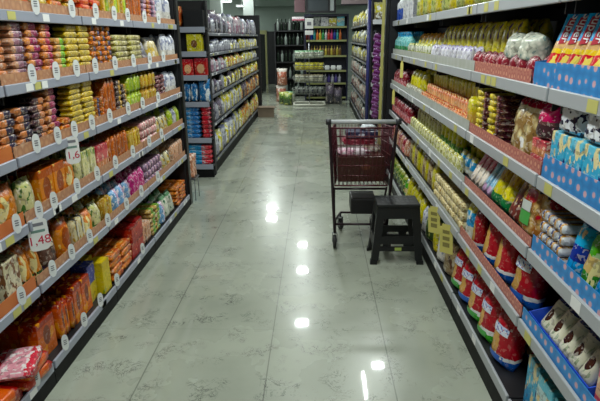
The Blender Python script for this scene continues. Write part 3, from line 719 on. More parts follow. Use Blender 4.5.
# blue trays on the two near shelves
def tray(y0, y1, k, d, hf, hb, mat_, label):
    o = empty('display_tray', R.world(-(y0+y1)/2, .014, ZR[k-1]-.0055), R.rz); h = (y1-y0)/2
    B = BM(); B.box(-h, h, 0, d, 0, .004); B.box(-h, h, 0, .004, 0.004, hf); B.box(-h, h, d-.004, d, .004, hb)
    B.build('tray_body', mat_, o)
    for s_ in (-1, 1):
        S = BM(); x0, x1 = (s_*h, s_*(h-.004)); x0, x1 = min(x0, x1), max(x0, x1)
        v = [S.b.verts.new((x, yy, zz)) for x in (x0, x1) for yy, zz in ((.004, .004), (d-.004, .004), (d-.004, hb), (.004, hf))]
        for q in ((0,1,2,3), (7,6,5,4), (0,4,5,1), (1,5,6,2), (2,6,7,3), (3,7,4,0)): S.b.faces.new([v[i] for i in q])
        S.build('tray_side', mat_, o)
    tag(o, label, 'tray'); return o
TB = plain('royal_blue_card', (36,80,200), .4)
tray(1.15, 2.03, 2, .3, .085, .13, BLUESTRIP, 'blue starry display tray holding the big blue cookie bags')
tray(1.34, 1.8, 5, .24, .055, .12, TB, 'royal blue display tray holding white and navy cookie packs')
# Super bags
def super_bag(y, i, n):
    w, d, h = .17, .04, .28
    o = mkobj('cookie_bag', m_bag(w, d, h, superf, nx=10, nz=14, seed=40+i))
    off = R.world(-y-.035, .062, ZR[1]+.006)
    o.matrix_world = Matrix.Translation(off) @ Matrix.Rotation(.33, 4, 'Y') @ Matrix.Rotation(R.rz+.5, 4, 'Z')
    mkobj('label', m_baglabel(w, d, h, RL, -.68, -.02, .48, .82), o)
    tmesh = text_mesh('Super', .043, plain('white_lettering', (236,236,236), .4), .001)
    tmesh.transform(Matrix.Rotation(PI/2, 4, 'Y')); tmesh.transform(Matrix.Translation((-.35*w/2, 0, 0)))
    for v_ in tmesh.vertices:
        v_.co.y -= bagsurf(v_.co.x/(w/2), (h*.67+v_.co.z)/h, w, d, h, 1)+d*.06+.005
    tm = mkobj('lettering', tmesh, o); tm.location = (0, 0, h*.67)
    BM().box(-w*.46, w*.46, -.003, .003, h*.965, h).build('top_seal', plain('blue_film', (30,110,176), .3), o)
    tag(o, 'big blue cookie bag with red logo panel, %s from far end of blue tray' % ORD[i], 'bag', 'big blue cookie bags in the tray')
for i, y in enumerate((1.90, 1.822, 1.744, 1.666, 1.588, 1.51, 1.432, 1.354, 1.276)): super_bag(y, i, 7)
for i, y in enumerate((1.74, 1.665, 1.59, 1.515, 1.44)):
    o = mkobj('cookie_pack', m_bag(.07, .05, .2, navycook, seed=i+70))
    o.matrix_world = Matrix.Translation(R.world(-y, .06, ZR[4]+.002)) @ Matrix.Rotation(R.rz, 4, 'Z') @ Matrix.Rotation(-.5, 4, 'X')
    tag(o, 'white and navy cookie pack, %s from far end of royal blue tray' % ORD[i], 'cookie pack', 'white and navy cookie packs in the royal blue tray')
    o = mkobj('cookie_pack', m_bag(.07, .05, .2, silver, seed=i+90))
    o.matrix_world = Matrix.Translation(R.world(-y, .15, ZR[4]+.002)) @ Matrix.Rotation(R.rz, 4, 'Z') @ Matrix.Rotation(-.5, 4, 'X')
    tag(o, 'silver cookie pack behind, %s from far end of royal blue tray' % ORD[i], 'cookie pack', 'silver cookie packs in the royal blue tray')
for i, y in enumerate((1.27, 1.17)): crate_box(y, 5, .09, .14, .2, pinkw, 'pink and cream carton at right fifth shelf near end, %s' % ('farther one', 'nearer one')[i], vo=.02)

# tall yellow perforated signs and yellow strips on the right rack
YS = plain('yellow_card', (214,204,110), .5)
def ytag(loc, rz, w, h, label, holes=True, rx=.0):
    B = BM(); B.box(-w*.32, w*.32, -.001, .001, -.02, 0); B.box(-w/2, w/2, -.001, .001, -h, -.02)
    o = B.build('shelf_sign', YS); o.location = loc; o.rotation_euler = (rx, 0, rz); tag(o, label, 'sign')
    if holes:
        for i, (a, b_) in enumerate(((.2,.32), (.42,.55), (.63,.78))):
            BM().box(-w*.26, w*.26, -.0022, -.0012, -h*b_, -h*a).build('print', plain('olive_print', (140,130,70), .6), o)
ytag((XR-.03, 3.27, .52), -PI/2+.9, .085, .2, 'yellow hanging shelf sign nearer the stool on right fifth shelf', rx=.15)
ytag((XR-.03, 2.93, .52), -PI/2+.9, .085, .2, 'yellow hanging shelf sign second from the stool, right fifth shelf', rx=.15)
ytag((XR-.02, 4.95, 1.38), -PI/2+.9, .03, .15, 'thin yellow strip hanging from the far right second shelf', False)
ytag((XR-.02, 5.4, 1.08), -PI/2+.9, .03, .15, 'thin yellow strip hanging from the far right third shelf', False)

# ------------------------------------------------------------------ FAR LEFT GONDOLA
GX = -1.26
ZG = [1.66, 1.43, 1.2, .94, .6, .16]
G = Rack('far left gondola', GX, 0, PI/2, ZG)
ge = [11.45, 10.4, 9.35, 8.3, 7.25, 6.16]
for i in range(5):
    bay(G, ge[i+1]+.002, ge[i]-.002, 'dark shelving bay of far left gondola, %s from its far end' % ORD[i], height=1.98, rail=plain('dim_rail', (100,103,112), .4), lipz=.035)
o = BM().box(-.26, .26, -.05, .05, 0, 2.05).bevel(.004, 1).build('end_panel', BLACK, None, (GX-.22, 11.52, 0)); tag(o, 'black end panel at far end of the far left gondola', 'panel')
gw = P('household white film', fine=.45, stops=[(0,(150,150,160)), (.5,(190,192,198)), (.85,(130,134,160))], axis=2, blotch=[((90,90,110), 4, .6)])
gy = P('household yellow film', [(0,(190,180,90)), (.4,(216,204,40)), (.85,(180,180,120))], axis=2, blotch=[((226,226,226), 4, .6)])
gd = P('household dark film', [(0,(60,60,70)), (.5,(110,100,120)), (.85,(70,60,70))], axis=2, blotch=[((190,180,170), 4, .62)])
go = P('household orange film', [(0,(180,110,70)), (.5,(206,140,80)), (.85,(130,90,80))], axis=2, blotch=[((220,210,160), 4, .6)])
gp = P('household pink film', [(0,(150,110,130)), (.5,(190,170,180)), (.85,(150,60,80))], axis=2, blotch=[((220,220,220), 4, .6)])
pal = {1: [(6.2,7.9,[gw,gd],'grey white'), (7.9,9.6,[gp,gw],'pinkish'), (9.6,11.4,[gw,gd],'pale grey')],
       2: [(6.2,7.9,[gw],'white'), (7.9,9.6,[gy,gw],'yellow'), (9.6,11.4,[gw,gy],'pale yellow')],
       3: [(6.2,7.5,[gw,gp],'pink and white'), (7.5,9.3,[gy,go],'yellow and orange'), (9.3,11.4,[gy,gw],'pale yellow')],
       4: [(6.2,7.3,[gd,gw],'dark grey'), (7.3,9.2,[gy,gd],'yellow and grey'), (9.2,11.4,[go,gy],'orange and yellow')],
       5: [(6.2,7.1,[gw,gd],'white and dark'), (7.1,8.9,[gy,gw],'bright yellow'), (8.9,11.4,[go,gd],'orange and dark')],
       6: [(6.2,7.0,[gy,gw],'yellow and white'), (7.0,8.7,[gw,gy],'white and yellow'), (8.7,11.4,[gy,go],'golden yellow')]}
hh = {1:.26, 2:.16, 3:.17, 4:.2, 5:.27, 6:.3}
for k, zs_ in pal.items():
    for a, b_, ms, nm in zs_:
        zone(G, k, a, b_, 'bag', (.16,.1,hh[k]), 1, 1, ms, nm+' bag', jr=.35)
# endcap facing the camera
E = Rack('left endcap', -1.655, 5.965, 0, [1.72, 1.46, 1.2, .9, .48, .16])
t = bay(E, -.42, .42, 'black endcap shelving of far left gondola facing the aisle', height=2.0, depth=.155, rail=RAIL, lipz=.06, stickers=False)
def ebox(x, k, dims, mat_, label, kind='box', zo=0, y=.02):
    w, d, h = dims; o = mkobj(KIND[kind][1], KIND[kind][0](w, d, h, mat_)); o.location = E.world(x, y+d/2, E.zs[k-1]-.0055+zo); o.rotation_euler = (0,0,jit(.04)); tag(o, label, KIND[kind][2]); return o
yb = P('yellow clock print', [(0,(206,196,60)), (1,(214,206,80))], axis=2, label=((120,80,50), .5, .45, .22, .22), blotch=[((230,226,180), 4, .64)])
rb = P('crimson biscuit carton print', [(0,(190,50,50)), (.8,(170,36,50))], axis=2, label=((226,180,140), .5, .4, .3, .28))
bb = P('blue milk print', [(0,(30,110,170)), (1,(40,120,180))], axis=2, blotch=[((220,226,230), 3, .58), ((20,60,120), 4, .66)])
bbp = P('sky blue biscuit print', [(0,(50,130,190)), (.6,(40,110,176))], blotch=[((190,206,220), 5, .62)])
rcp = P('scarlet biscuit print', [(0,(186,50,60)), (.7,(150,36,56))], blotch=[((210,180,180), 5, .66)])
bbr = P('blue and red print', [(0,(60,140,190)), (.7,(196,40,56))], axis=0, blotch=[((190,210,220), 6, .6)], wob=.01)
ebox(.28, 2, (.165,.12,.19), yb, 'yellow carton with brown picture on the black endcap')
ebox(.185, 3, (.13,.12,.18), rb, 'crimson carton on endcap, left one partly hidden by post')
ebox(.335, 3, (.14,.12,.19), rb, 'crimson carton on endcap, right one with biscuit picture')
ebox(-.02, 3, (.2,.12,.17), rb, 'crimson carton on endcap, leftmost one behind the post')
for i, x in enumerate((-.05, .06, .16, .24)): ebox(x, 4, (.075,.1,.22), bb, 'dark blue packet on endcap fourth shelf, %s from left' % ORD[i], 'stand')
ebox(.35, 4, (.14,.11,.26), bb, 'large white and blue bag on endcap fourth shelf', 'bag')
for i in range(7): ebox(.17, 5, (.24,.12,.052), bbp, 'flat blue packet on endcap fifth shelf, %s up' % ORD[i], 'pack', zo=i*.0526)
for i in range(7): ebox(.355, 5, (.115,.12,.052), rcp, 'flat red packet on endcap fifth shelf, %s up' % ORD[i], 'pack', zo=i*.0526)
for i in range(4): ebox(.2, 6, (.4,.12,.058), bbr, 'blue packet with red end on endcap bottom shelf, %s up' % ORD[i], 'pack', zo=i*.0586)
ebox(.1, 1, (.1,.1,.24), orangeT, 'orange packet standing on top endcap shelf beside black post', 'stand')
ebox(.29, 1, (.22,.12,.18), plain('black_card', (20,20,24), .4), 'black carton on top endcap shelf')
# wire stand with cream packets behind the left end panel
WIRE = plain('chrome_wire', (120,122,126), .3, .8)
t = empty('wire_stand', (XL-.03, 5.12, 0)); tag(t, 'small wire stand on the floor behind left end panel', 'stand')
w_ = BM()
for sx in (-.1, .05):
    for sy in (-.08, .08): w_.tube([(sx, sy, 0), (sx, sy, .22)], .004)
w_.build('frame', WIRE, t)
BM().box(-.11, .06, -.09, .09, .22, .232).bevel(.002, 1).build('tray', WIRE, t)
for i in range(2):
    o = mkobj('snack_bag', m_bag(.15, .07, .24, beige, seed=i+5)); o.location = (XL-.055, 5.08+.08*i, .233); o.rotation_euler = (0, 0, .3)
    tag(o, 'cream bag on the small wire stand, %s one' % ('nearer', 'farther')[i], 'bag')

# ------------------------------------------------------------------ FAR RIGHT GONDOLA
F = Rack('far right gondola', XR, 0, -PI/2, [1.8, 1.48, 1.18, .86, .54, .16])
fe = [13.0, 11.85, 10.7, 9.6]
class _R: pass
BLUEP = plain('blue_post', (50,52,110), .4)
for i in range(3):
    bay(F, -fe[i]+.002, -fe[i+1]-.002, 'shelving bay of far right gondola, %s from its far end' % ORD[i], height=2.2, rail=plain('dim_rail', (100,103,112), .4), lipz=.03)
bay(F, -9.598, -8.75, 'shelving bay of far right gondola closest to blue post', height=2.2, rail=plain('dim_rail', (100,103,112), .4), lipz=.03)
def zoneF(*a, **k):
    zone(*a, **k)
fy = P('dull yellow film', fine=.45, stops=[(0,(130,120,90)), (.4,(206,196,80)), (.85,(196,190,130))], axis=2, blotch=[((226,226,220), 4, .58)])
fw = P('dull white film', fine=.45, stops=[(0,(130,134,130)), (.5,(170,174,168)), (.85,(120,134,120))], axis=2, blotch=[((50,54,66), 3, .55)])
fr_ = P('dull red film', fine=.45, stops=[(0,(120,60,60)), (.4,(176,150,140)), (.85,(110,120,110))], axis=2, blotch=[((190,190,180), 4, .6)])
_old = zone
def fz(k, a, b_, ms, nm, h):
    w, d = .2, .1; n = int((b_-a)/(w+.02)); me = [m_bag(w, d, h, m_, seed=q+2) for q, m_ in enumerate(ms)]
    for i in range(n):
        yy = a+(b_-a)*(i+.5)/n
        o = mkobj('household_bag', me[i % len(me)])
        o.matrix_world = Matrix.Translation(F.world(-yy, .03+d/2, F.zs[k-1]-.0055)) @ Matrix.Rotation(F.rz+jit(.35), 4, 'Z') @ Matrix.Scale(random.choice((.7,.85,1,1.05)), 4, (0,0,1))
        tag(o, '%s bag, %s from far end, far right gondola %s shelf' % (nm, ORD[n-1-i], SHELF[k-1]), 'bag', nm+' bags on the far right gondola')
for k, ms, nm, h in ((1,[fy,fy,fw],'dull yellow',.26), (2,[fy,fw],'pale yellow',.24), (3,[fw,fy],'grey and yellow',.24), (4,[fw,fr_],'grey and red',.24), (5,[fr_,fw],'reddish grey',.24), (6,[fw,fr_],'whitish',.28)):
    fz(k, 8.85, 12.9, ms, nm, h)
o = BM().tube([(0,0,0), (0,0,2.2)], .03, 10).build('display_pole', BLUEP, None, (XR+.02, 8.66, 0)); tag(o, 'dark blue pole at the corner of far right gondola', 'pole')
F2 = Rack('right endcap', 1.09, 8.5, 0, [1.85, 1.36, .9, .45, .12])
bay(F2, -.23, .3, 'white shelving endcap behind the black right end panel', height=2.2, rail=plain('white_rail', (190,192,196), .4), depth=.2, lipz=.07, stickers=False, kick=WHITE)
for k in range(1, 5):
    for j, x in enumerate((-.1, .14)):
        w, d, h = .2, .12, .26
        o = mkobj('household_bag', m_bag(w, d, h, [fw, fy][(j+k) % 2], seed=k)); o.location = F2.world(x, .02+d/2, F2.zs[k-1]-.0055); tag(o, 'white household bag, %s side of right endcap %s shelf' % (('left', 'right')[j], ORD[k-1]), 'bag')
# hanging strings of purple sachets
pm = P('purple stripe film', fine=.12, stops=[(0,(84,24,76)), (.3,(140,96,146)), (.42,(84,24,76)), (.7,(130,80,136)), (.82,(84,24,76))], axis=2, wob=.12, blotch=[((190,160,200), 3, .66)], rough=.3)
mm = m_stand(.1, .05, .155, pm)
o = BM().tube([(0,0,0), (0,0,1.32)], .004, 6).box(-.012, .012, -.004, .16, 1.315, 1.325).build('hanging_strip', WIRE, None, (.90, 8.35, .36)); tag(o, 'thin wire strip holding purple sachets on right endcap', 'hanging strip')
for i in range(12):
    o = mkobj('sachet', mm); o.location = (.90+jit(.006), 8.31, .34+.106*i); o.rotation_euler = (.12, .3, 0); o.scale = (1.05, 1, 1)
    tag(o, 'purple striped sachet on hanging strip, %s from bottom' % ORD[i], 'sachet', 'purple sachets on the hanging strip')
o = BM().box(-.016, .016, -.01, .01, 0, 2.3).bevel(.003, 1).build('display_pole', plain('pale_yellow_post', (190,184,110), .5), None, (.752, 6.2, 0)); tag(o, 'narrow pale yellow strip beside the black right end panel', 'pole')

# ------------------------------------------------------------------ BACK WALL DISPLAYS
W = Rack('back shelf', .1, 13.75, 0, [1.86, 1.53, 1.15, .78, .46, .1])
NAVY = plain('navy_steel', (22,24,52), .45)
t = empty('shelving_unit', (.18, 13.75, 0)); tag(t, 'navy wall shelving with coloured bottles at the end of aisle', 'shelving')
BM().box(-.5, .62, .4, .44, 0, 2.15).build('back_panel', NAVY, t)
for x in (-.5, .58): BM().box(x, x+.04, 0, .399, 0, 2.15).bevel(.003, 1).build('side_panel', NAVY, t)
BM().box(-.459, .579, 0, .399, 2.09, 2.15).build('top_panel', NAVY, t)
for z_ in W.zs:
    s_ = BM().box(-.459, .579, .02, .399, z_-.03, z_-.006).build('shelf', NAVY, t)
    BM().box(-.455, .575, .004, .019, z_-.045, z_).build('price_rail', plain('pale_yellow_rail', (150,154,100), .4), s_)
cols = [((40,60,150),'blue'), ((200,180,60),'yellow'), ((190,60,50),'red'), ((60,150,150),'teal'), ((50,140,80),'green'), ((180,60,110),'pink'), ((206,110,50),'orange'), ((200,200,200),'white')]
for i in range(13):
    c, nm = cols[(i*3+2) % 8]
    o = mkobj('bottle', m_bottle(.066, .066, .25, plain('bottle_'+nm, c, .3))); o.location = (-.28+.073*i, 13.85, W.zs[1]-.0055)
    tag(o, '%s bottle, %s from left, upper bottle row of navy wall shelving' % (nm, ORD[i]), 'bottle', 'coloured bottles on navy shelving')
for i in range(13):
    c, nm = [((120,90,50),'brown'), ((190,170,70),'gold')][i % 2]
    o = mkobj('bottle', m_bottle(.066, .066, .24, plain('bottle_'+nm, c, .3))); o.location = (-.28+.073*i, 13.85, W.zs[2]-.0055)
    tag(o, '%s bottle, %s from left, second bottle row of navy shelving' % (nm, ORD[i]), 'bottle', 'brown and gold bottles on navy shelving')
for i in range(5):
    o = mkobj('carton', m_box(.19, .2, [.2,.24,.22,.2,.24][i], [whiteg, fw, whiteg, fy, bluelight][i])); o.location = (-.2+.2*i, 13.9, W.zs[0]-.0055)
    tag(o, 'pale carton on top of navy wall shelving, %s from left' % ORD[i], 'box', 'cartons on top of navy shelving')
for i in range(6):
    o = mkobj('wrapped_packet', m_pack(.15, .12, .12, WHITE)); o.location = (-.2+.155*i, 13.85, W.zs[3]-.0055)
    tag(o, 'white wrapped packet on navy shelving fourth shelf, %s from left' % ORD[i], 'packet', 'white packets on navy shelving')
for i in range(10):
    c, nm = [((70,60,130),'purple'), ((170,170,180),'grey')][i % 2]
    o = mkobj('bottle', m_bottle(.085, .085, .22, plain('bottle_'+nm, c, .3))); o.location = (-.24+.092*i, 13.85, W.zs[4]-.0055)
    tag(o, '%s bottle, %s from left, fifth shelf of navy shelving' % (nm, ORD[i]), 'bottle', 'purple and grey bottles on navy shelving')
for i in range(4):
    o = mkobj('household_bag', m_bag(.22, .14, .26, gd, seed=i)); o.location = (-.15+.24*i, 13.9, W.zs[5]-.0055)
    tag(o, 'dark bag on navy shelving bottom shelf, %s from left' % ORD[i], 'bag', 'dark bags on navy shelving')
# dark bottle rack on the left of it
t = empty('bottle_rack', (-.75, 14.8, 0)); tag(t, 'dark rack of wine bottles left of the navy shelving', 'rack')
BM().box(-.42, .42, .38, .41, 0, 2.0).build('back_panel', DARK, t)
for x in (-.42, .39): BM().box(x, x+.03, 0, .379, 0, 1.95).build('side_panel', BLACK, t)
for k, z_ in enumerate((1.78, 1.4, .95, .5, .12)):
    BM().box(-.389, .389, .01, .379, z_-.03, z_).build('shelf', BLACK, t)
    for i in range(7):
        o = mkobj('wine_bottle', m_bottle(.08, .08, .3, plain('dark_glass', (24,34,26), .15) if (i+k) % 3 else plain('pale_glass', (120,130,124), .2))); o.location = (-.75-.33+.11*i, 14.92, z_)
        tag(o, 'dark wine bottle, %s from left, bottle rack %s shelf' % (ORD[i], ORD[k]), 'bottle', 'wine bottles on the dark rack')
o = BM().box(-.28, .28, -.1, .15, 0, .1).bevel(.01, 2).build('carton', P('rose white carton', [(0,(190,110,130)), (.4,(236,226,230))], axis=2), None, (-.4, 14.95, 2.03)); tag(o, 'pink and white carton on top of dark bottle rack', 'box')
# tiered basket stand
t = empty('basket_stand', (-.19, 12.9, 0)); tag(t, 'tiered wire basket stand on pale tubular foot', 'stand')
CR = plain('cream_tube', (225,225,212), .4)
b_ = BM()
b_.tube([(-.3,-.28,.03), (-.38,-.2,.03), (-.38,.2,.03), (-.3,.28,.03), (.3,.28,.03), (.38,.2,.03), (.38,-.2,.03), (.3,-.28,.03)], .022, 8, closed=True)
b_.tube([(0,-.28,.03), (0,.28,.03)], .018)
b_.build('foot', CR, t)
BM().tube([(0,.24,.03), (0,.24,1.45)], .018).build('pole', WIRE, t)
dullwire = plain('dull_wire', (130,134,128), .4, .6)
for k, z_ in enumerate((.28, .56, .84, 1.12)):
    g = BM(); w, d = .42-.02*k, .22
    for lv, sc in ((0, .86), (.06, .93), (.12, 1)):
        g.tube([(-w*sc, -d*sc, z_+lv), (w*sc, -d*sc, z_+lv), (w*sc, d*sc, z_+lv), (-w*sc, d*sc, z_+lv)], .005 if lv < .12 else .009, 5, closed=True)
    for i in range(15):
        x = -1+2*i/14
        g.tube([(x*w, -d, z_+.12), (x*w*.86, -d*.86, z_), (x*w*.86, d*.86, z_), (x*w, d, z_+.12)], .003, 4)
    for i in range(5):
        y = -1+2*i/4
        g.tube([(-w, y*d, z_+.12), (-w*.86, y*d*.86, z_), (w*.86, y*d*.86, z_), (w, y*d, z_+.12)], .003, 4)
    g.build('basket', dullwire, t)
    nm, ms = [('grey', fw), ('white', whitep), ('bright yellow', yelbag), ('greenish white', whitegreen)][k]
    for i in range(6):
        o = mkobj('household_bag', m_bag(.14, .12, .17, ms, seed=i)); o.location = (-.19-.28+.112*i, 12.88+.05*(-1)**i, z_+.006); o.rotation_euler = (.1*(-1)**i, 0, jit(.3))
        tag(o, '%s bag in wire basket %s from bottom, %s from left' % (nm, ORD[k], ORD[i]), 'bag', nm+' bags in the basket stand')
t = empty('placard', (-.19, 12.9, 1.45)); tag(t, 'white placard above the tiered basket stand', 'sign')
BM().tube([(0,.24,0), (0,.24,.42)], .008).build('rod', WIRE, t)
BM().box(-.1, .1, .215, .23, .34, .58).bevel(.004, 1).build('board', WPAPER, t)
BM().box(-.05, .05, .211, .2145, .42, .5).build('print', GREYP, t)
BM().box(-.1, .1, .22, .235, .2, .3).bevel(.004, 1).build('board', WPAPER, t)
# floor clutter near the basket stand
ob = P('orange sack film', [(0,(170,110,90)), (.5,(190,116,96)), (.8,(190,184,176))], axis=2, blotch=[((226,200,190), 4, .6)])
for i, (x, y, z_, m_, nm) in enumerate(((-.93,13.6,0,ob,'peach coloured sack standing left of basket stand'), (-.9,13.62,.42,ob,'orange and white sack on top of the peach sack'))):
    o = mkobj('sack', m_bag(.27, .22, .42, m_, seed=i)); o.location = (x, y, z_); tag(o, nm, 'sack')
for i, (x, y) in enumerate(((-.72,12.9), (-.66,13.25), (-.84,13.1))):
    o = mkobj('sack', m_bag(.24, .2, .3, greenbag if i != 1 else whitegreen, seed=i+20)); o.location = (x, y, 0); tag(o, 'dark green sack on floor left of basket stand, %s one' % ('nearest', 'right rear', 'left rear')[i], 'sack')
for i, (x, y) in enumerate(((.32,13.1), (.52,13.15))):
    o = mkobj('sack', m_bag(.22, .2, .5-.12*i, gd, seed=i+30)); o.location = (x, y, 0); tag(o, 'dark grey sack right of basket stand, %s one' % ('taller', 'shorter')[i], 'sack')
# cardboard box on the floor
t = empty('cardboard_box', (-1.08, 10.95, 0), .1); tag(t, 'small open brown cardboard box on aisle floor', 'box')
CB = plain('cardboard', (128,112,96), .8)
B = BM(); B.box(-.17,.17,-.12,.12,0,.005); B.box(-.17,.17,-.12,-.115,.005,.17); B.box(-.17,.17,.115,.12,.005,.17); B.box(-.17,-.165,-.115,.115,.005,.17); B.box(.165,.17,-.115,.115,.005,.17); B.build('box_body', CB, t)
for (pts) in ([(-.17,-.12,.17),(.17,-.12,.17),(.17,-.17,.2),(-.17,-.17,.2)], [(-.17,.12,.17),(.17,.12,.17),(.17,.18,.2),(-.17,.18,.2)], [(.17,-.12,.17),(.17,.12,.17),(.21,.12,.21),(.21,-.12,.21)]):
    f_ = BM(); f_.quad(pts); ff = bmesh.ops.extrude_face_region(f_.b, geom=f_.b.faces[:]); bmesh.ops.translate(f_.b, verts=[v for v in ff['geom'] if isinstance(v, bmesh.types.BMVert)], vec=(0,0,.004)); f_.build('flap', CB, t)
# gondola 3 left far
t = empty('shelving_unit', (-1.95, 15.5, 0)); tag(t, 'dark distant shelving with white packets beyond the left gondola', 'shelving')
BM().box(-.3,.3,.3,1.6,0,1.7).bevel(.01,1).build('core', DARK, t)
for z_ in (.15,.5,.85,1.2,1.5):
    BM().box(-.3,.3,-.0,.299,z_-.02,z_).build('shelf', BLACK, t)
    for i in range(4):
        o = mkobj('household_bag', m_bag(.13,.1,.22,gp if i % 2 else gw,seed=i)); o.location = (-1.95-.21+.14*i, 15.6, z_); tag(o, 'whitish bag on distant dark shelving, %s from left, %s shelf up' % (ORD[i], ORD[int(z_*3)]), 'bag', 'bags on distant dark shelving')
o = mkobj('bottle', m_bottle(.09,.09,.34,plain('dark_glass',(24,34,26),.15))); o.location = (-2.12, 15.9, 1.701); tag(o, 'single dark bottle standing on distant left shelving', 'bottle')

# ------------------------------------------------------------------ TROLLEY
CX, CY = .34, 3.8
t = empty('shopping_trolley', (CX, CY, 0)); tag(t, 'tall dark red wire shopping trolley with grey handle', 'shopping trolley')
RED = plain('dark_red_coated_wire', (84,24,38), .35, .2)
DRK = plain('dark_tube', (44,28,36), .35, .4)
hw = .25
for s_ in (-1, 1):
    # side frame: handle post down to the near wheel, strut to basket, base tube to far wheel
    p = BM(); x = s_*hw
    p.tube([(x, -.02, 1.0), (x*.97, .0, .9), (x*.84, .0, .3), (x*.8, .0, .13)], .012, 8)
    p.tube([(x*.8, .0, .14), (x*.8, .2, .3), (x*.82, .1, .47)], .008, 6)
    p.tube([(x*.8, .0, .14), (x*.75, .2, .17), (x*.55, .42, .15), (x*.55, .42, .11)], .01, 6)
    p.build('side_frame', DRK, t)
for p_, q_ in (((-hw*.78,.0,.2), (hw*.78,.0,.2)), ((-hw*.55,.4,.16), (hw*.55,.4,.16)), ((-hw*.8,.1,.46), (hw*.8,.1,.46))): BM().tube([p_, q_], .009, 6).build('cross_tube', DRK, t)
h_ = BM(); h_.tube([(-hw-.005,-.02,1.005), (hw+.005,-.02,1.005)], .016, 12); h_.build('handle', plain('grey_handle', (170,172,176), .35), t)
for s_ in (-1, 1):
    BM().lathe([(.018,-.02), (.023,-.015), (.023,.015), (.018,.02)], 12, 0, -.02, 1.005, 'x').build('handle_cap', plain('dark_cap', (30,30,36), .4), t, (s_*(hw+.006), 0, 0))
def ring(f, z_):     # basket outline at height; front widens to the handle side
    w0, w1 = hw*.93, hw*.72
    k = (z_-.5)/.45
    return [(-w0+.03*(1-k), .03+.02*(1-k), z_), (w0-.03*(1-k), .03+.02*(1-k), z_), (w1-.03*(1-k), .62-.1*(1-k), z_-.05*k), (-w1+.03*(1-k), .62-.1*(1-k), z_-.05*k)]
g = BM()
for z_ in (.5, .58, .66, .74, .82, .89, .95): g.tube(ring(0, z_), .0065 if z_ in (.5, .95) else .0032, 5, closed=True)
lo, hi = ring(0, .5), ring(0, .95)
for a in range(4):
    b0 = (a+1) % 4; n_ = 13
    for i in range(n_):
        u = i/n_
        p0 = [lo[a][q]+(lo[b0][q]-lo[a][q])*u for q in range(3)]; p1 = [hi[a][q]+(hi[b0][q]-hi[a][q])*u for q in range(3)]
        g.tube([p0, p1], .0026, 4)
for i in range(1, 12):
    u = i/12
    g.tube([[lo[0][q]+(lo[1][q]-lo[0][q])*u for q in range(3)], [lo[3][q]+(lo[2][q]-lo[3][q])*u for q in range(3)]], .0026, 4)
g.build('basket', RED, t)
# child-seat panel and lower tray
g = BM()
for z_ in (.7, .78, .86, .93): g.tube([(-hw*.85,.16,z_), (hw*.85,.16,z_)], .003, 4)
for i in range(9): x = -hw*.85+2*hw*.85*i/8; g.tube([(x,.16,.66), (x,.14,.93)], .003, 4)
g.build('inner_panel', RED, t)
def wheel(x, y, r, parent, rz=0):
    w = BM(); w.lathe([(r*.55,-.013), (r*.9,-.013), (r,-.007), (r,.007), (r*.9,.013), (r*.55,.013)], 18, 0, 0, 0, 'x')
    o = w.build('wheel', plain('black_rubber', (20,20,22), .6), parent, (x, y, r+.001), (0,0,rz))
    BM().lathe([(.006,-.017), (r*.54,-.014), (r*.54,.014), (.006,.017)], 14, 0, 0, 0, 'x').build('hub', plain('grey_hub', (110,110,112), .4), o)
    f = BM(); f.box(-.021,-.017,-.014,.02,0,r*1.25); f.box(.017,.021,-.014,.02,0,r*1.25); f.box(-.021,.021,-.014,.02,r*1.25,r*1.3); f.build('fork', plain('steel_fork', (90,90,94), .4, .6), o)
wheel(-hw*.8, .0, .055, t); wheel(hw*.8, .0, .055, t); wheel(-hw*.55, .42, .05, t, .3); wheel(hw*.55, .42, .05, t, -.2)
BM().box(-.07,.13,.12,.36,.24,.37).bevel(.012,2).build('lower_bin', plain('black_plastic', (17,14,17), .5), t)
# goods in the trolley
def cartbox(x, y, z, dims, m_, rz, label, kind='box', name='carton', cat='box'):
    o = mkobj(name, KIND[kind][0](*dims, m_)); o.location = (CX+x, CY+y, z); o.rotation_euler = (0, 0, rz); tag(o, label, cat); return o
CBD = P('brown card print', fine=.12, stops=[(0,(66,36,30)), (1,(76,42,36))], axis=2, label=((100,60,46), .6, .6, .1, .12))
cartbox(.0, .30, .508, (.36,.34,.2), CBD, .03, 'large brown carton filling the bottom of the trolley')
wp = P('pink white wrap', [(0,(190,140,160)), (.5,(222,206,216)), (.8,(150,90,110))], axis=0, blotch=[((236,232,236), 5, .56)])
cartbox(-.05, .24, .71, (.26,.16,.045), wp, .15, 'pink and white wrapped packet on brown carton in trolley', 'pack', 'wrapped_packet', 'packet')
cartbox(.1, .36, .71, (.15,.14,.05), P('cream wrap', [(0,(206,190,170)), (.5,(220,214,206))], blotch=[((160,90,60), 5, .6)]), -.2, 'cream wrapped packet at right side in the trolley', 'pack', 'wrapped_packet', 'packet')
cartbox(.0, .4, .762, (.28,.16,.06), P('dark red wrap', fine=.12, stops=[(0,(120,34,50)), (1,(140,44,60))], blotch=[((190,120,130), 4, .62)]), .05, 'dark red packet below the navy carton in trolley', 'pack', 'wrapped_packet', 'packet')
cartbox(.02, .38, .824, (.26,.15,.05), P('navy carton', fine=.12, stops=[(0,(30,34,66)), (1,(36,40,80))], label=((190,196,210), .5, .5, .1, .2)), .0, 'navy blue carton lying on top of trolley goods')
cartbox(.08, .4, .875, (.12,.1,.04), P('white wrap', [(0,(200,206,210)), (1,(220,222,226))], blotch=[((120,130,150), 5, .6)]), .3, 'small white packet on top of navy carton in trolley', 'pack', 'wrapped_packet', 'packet')

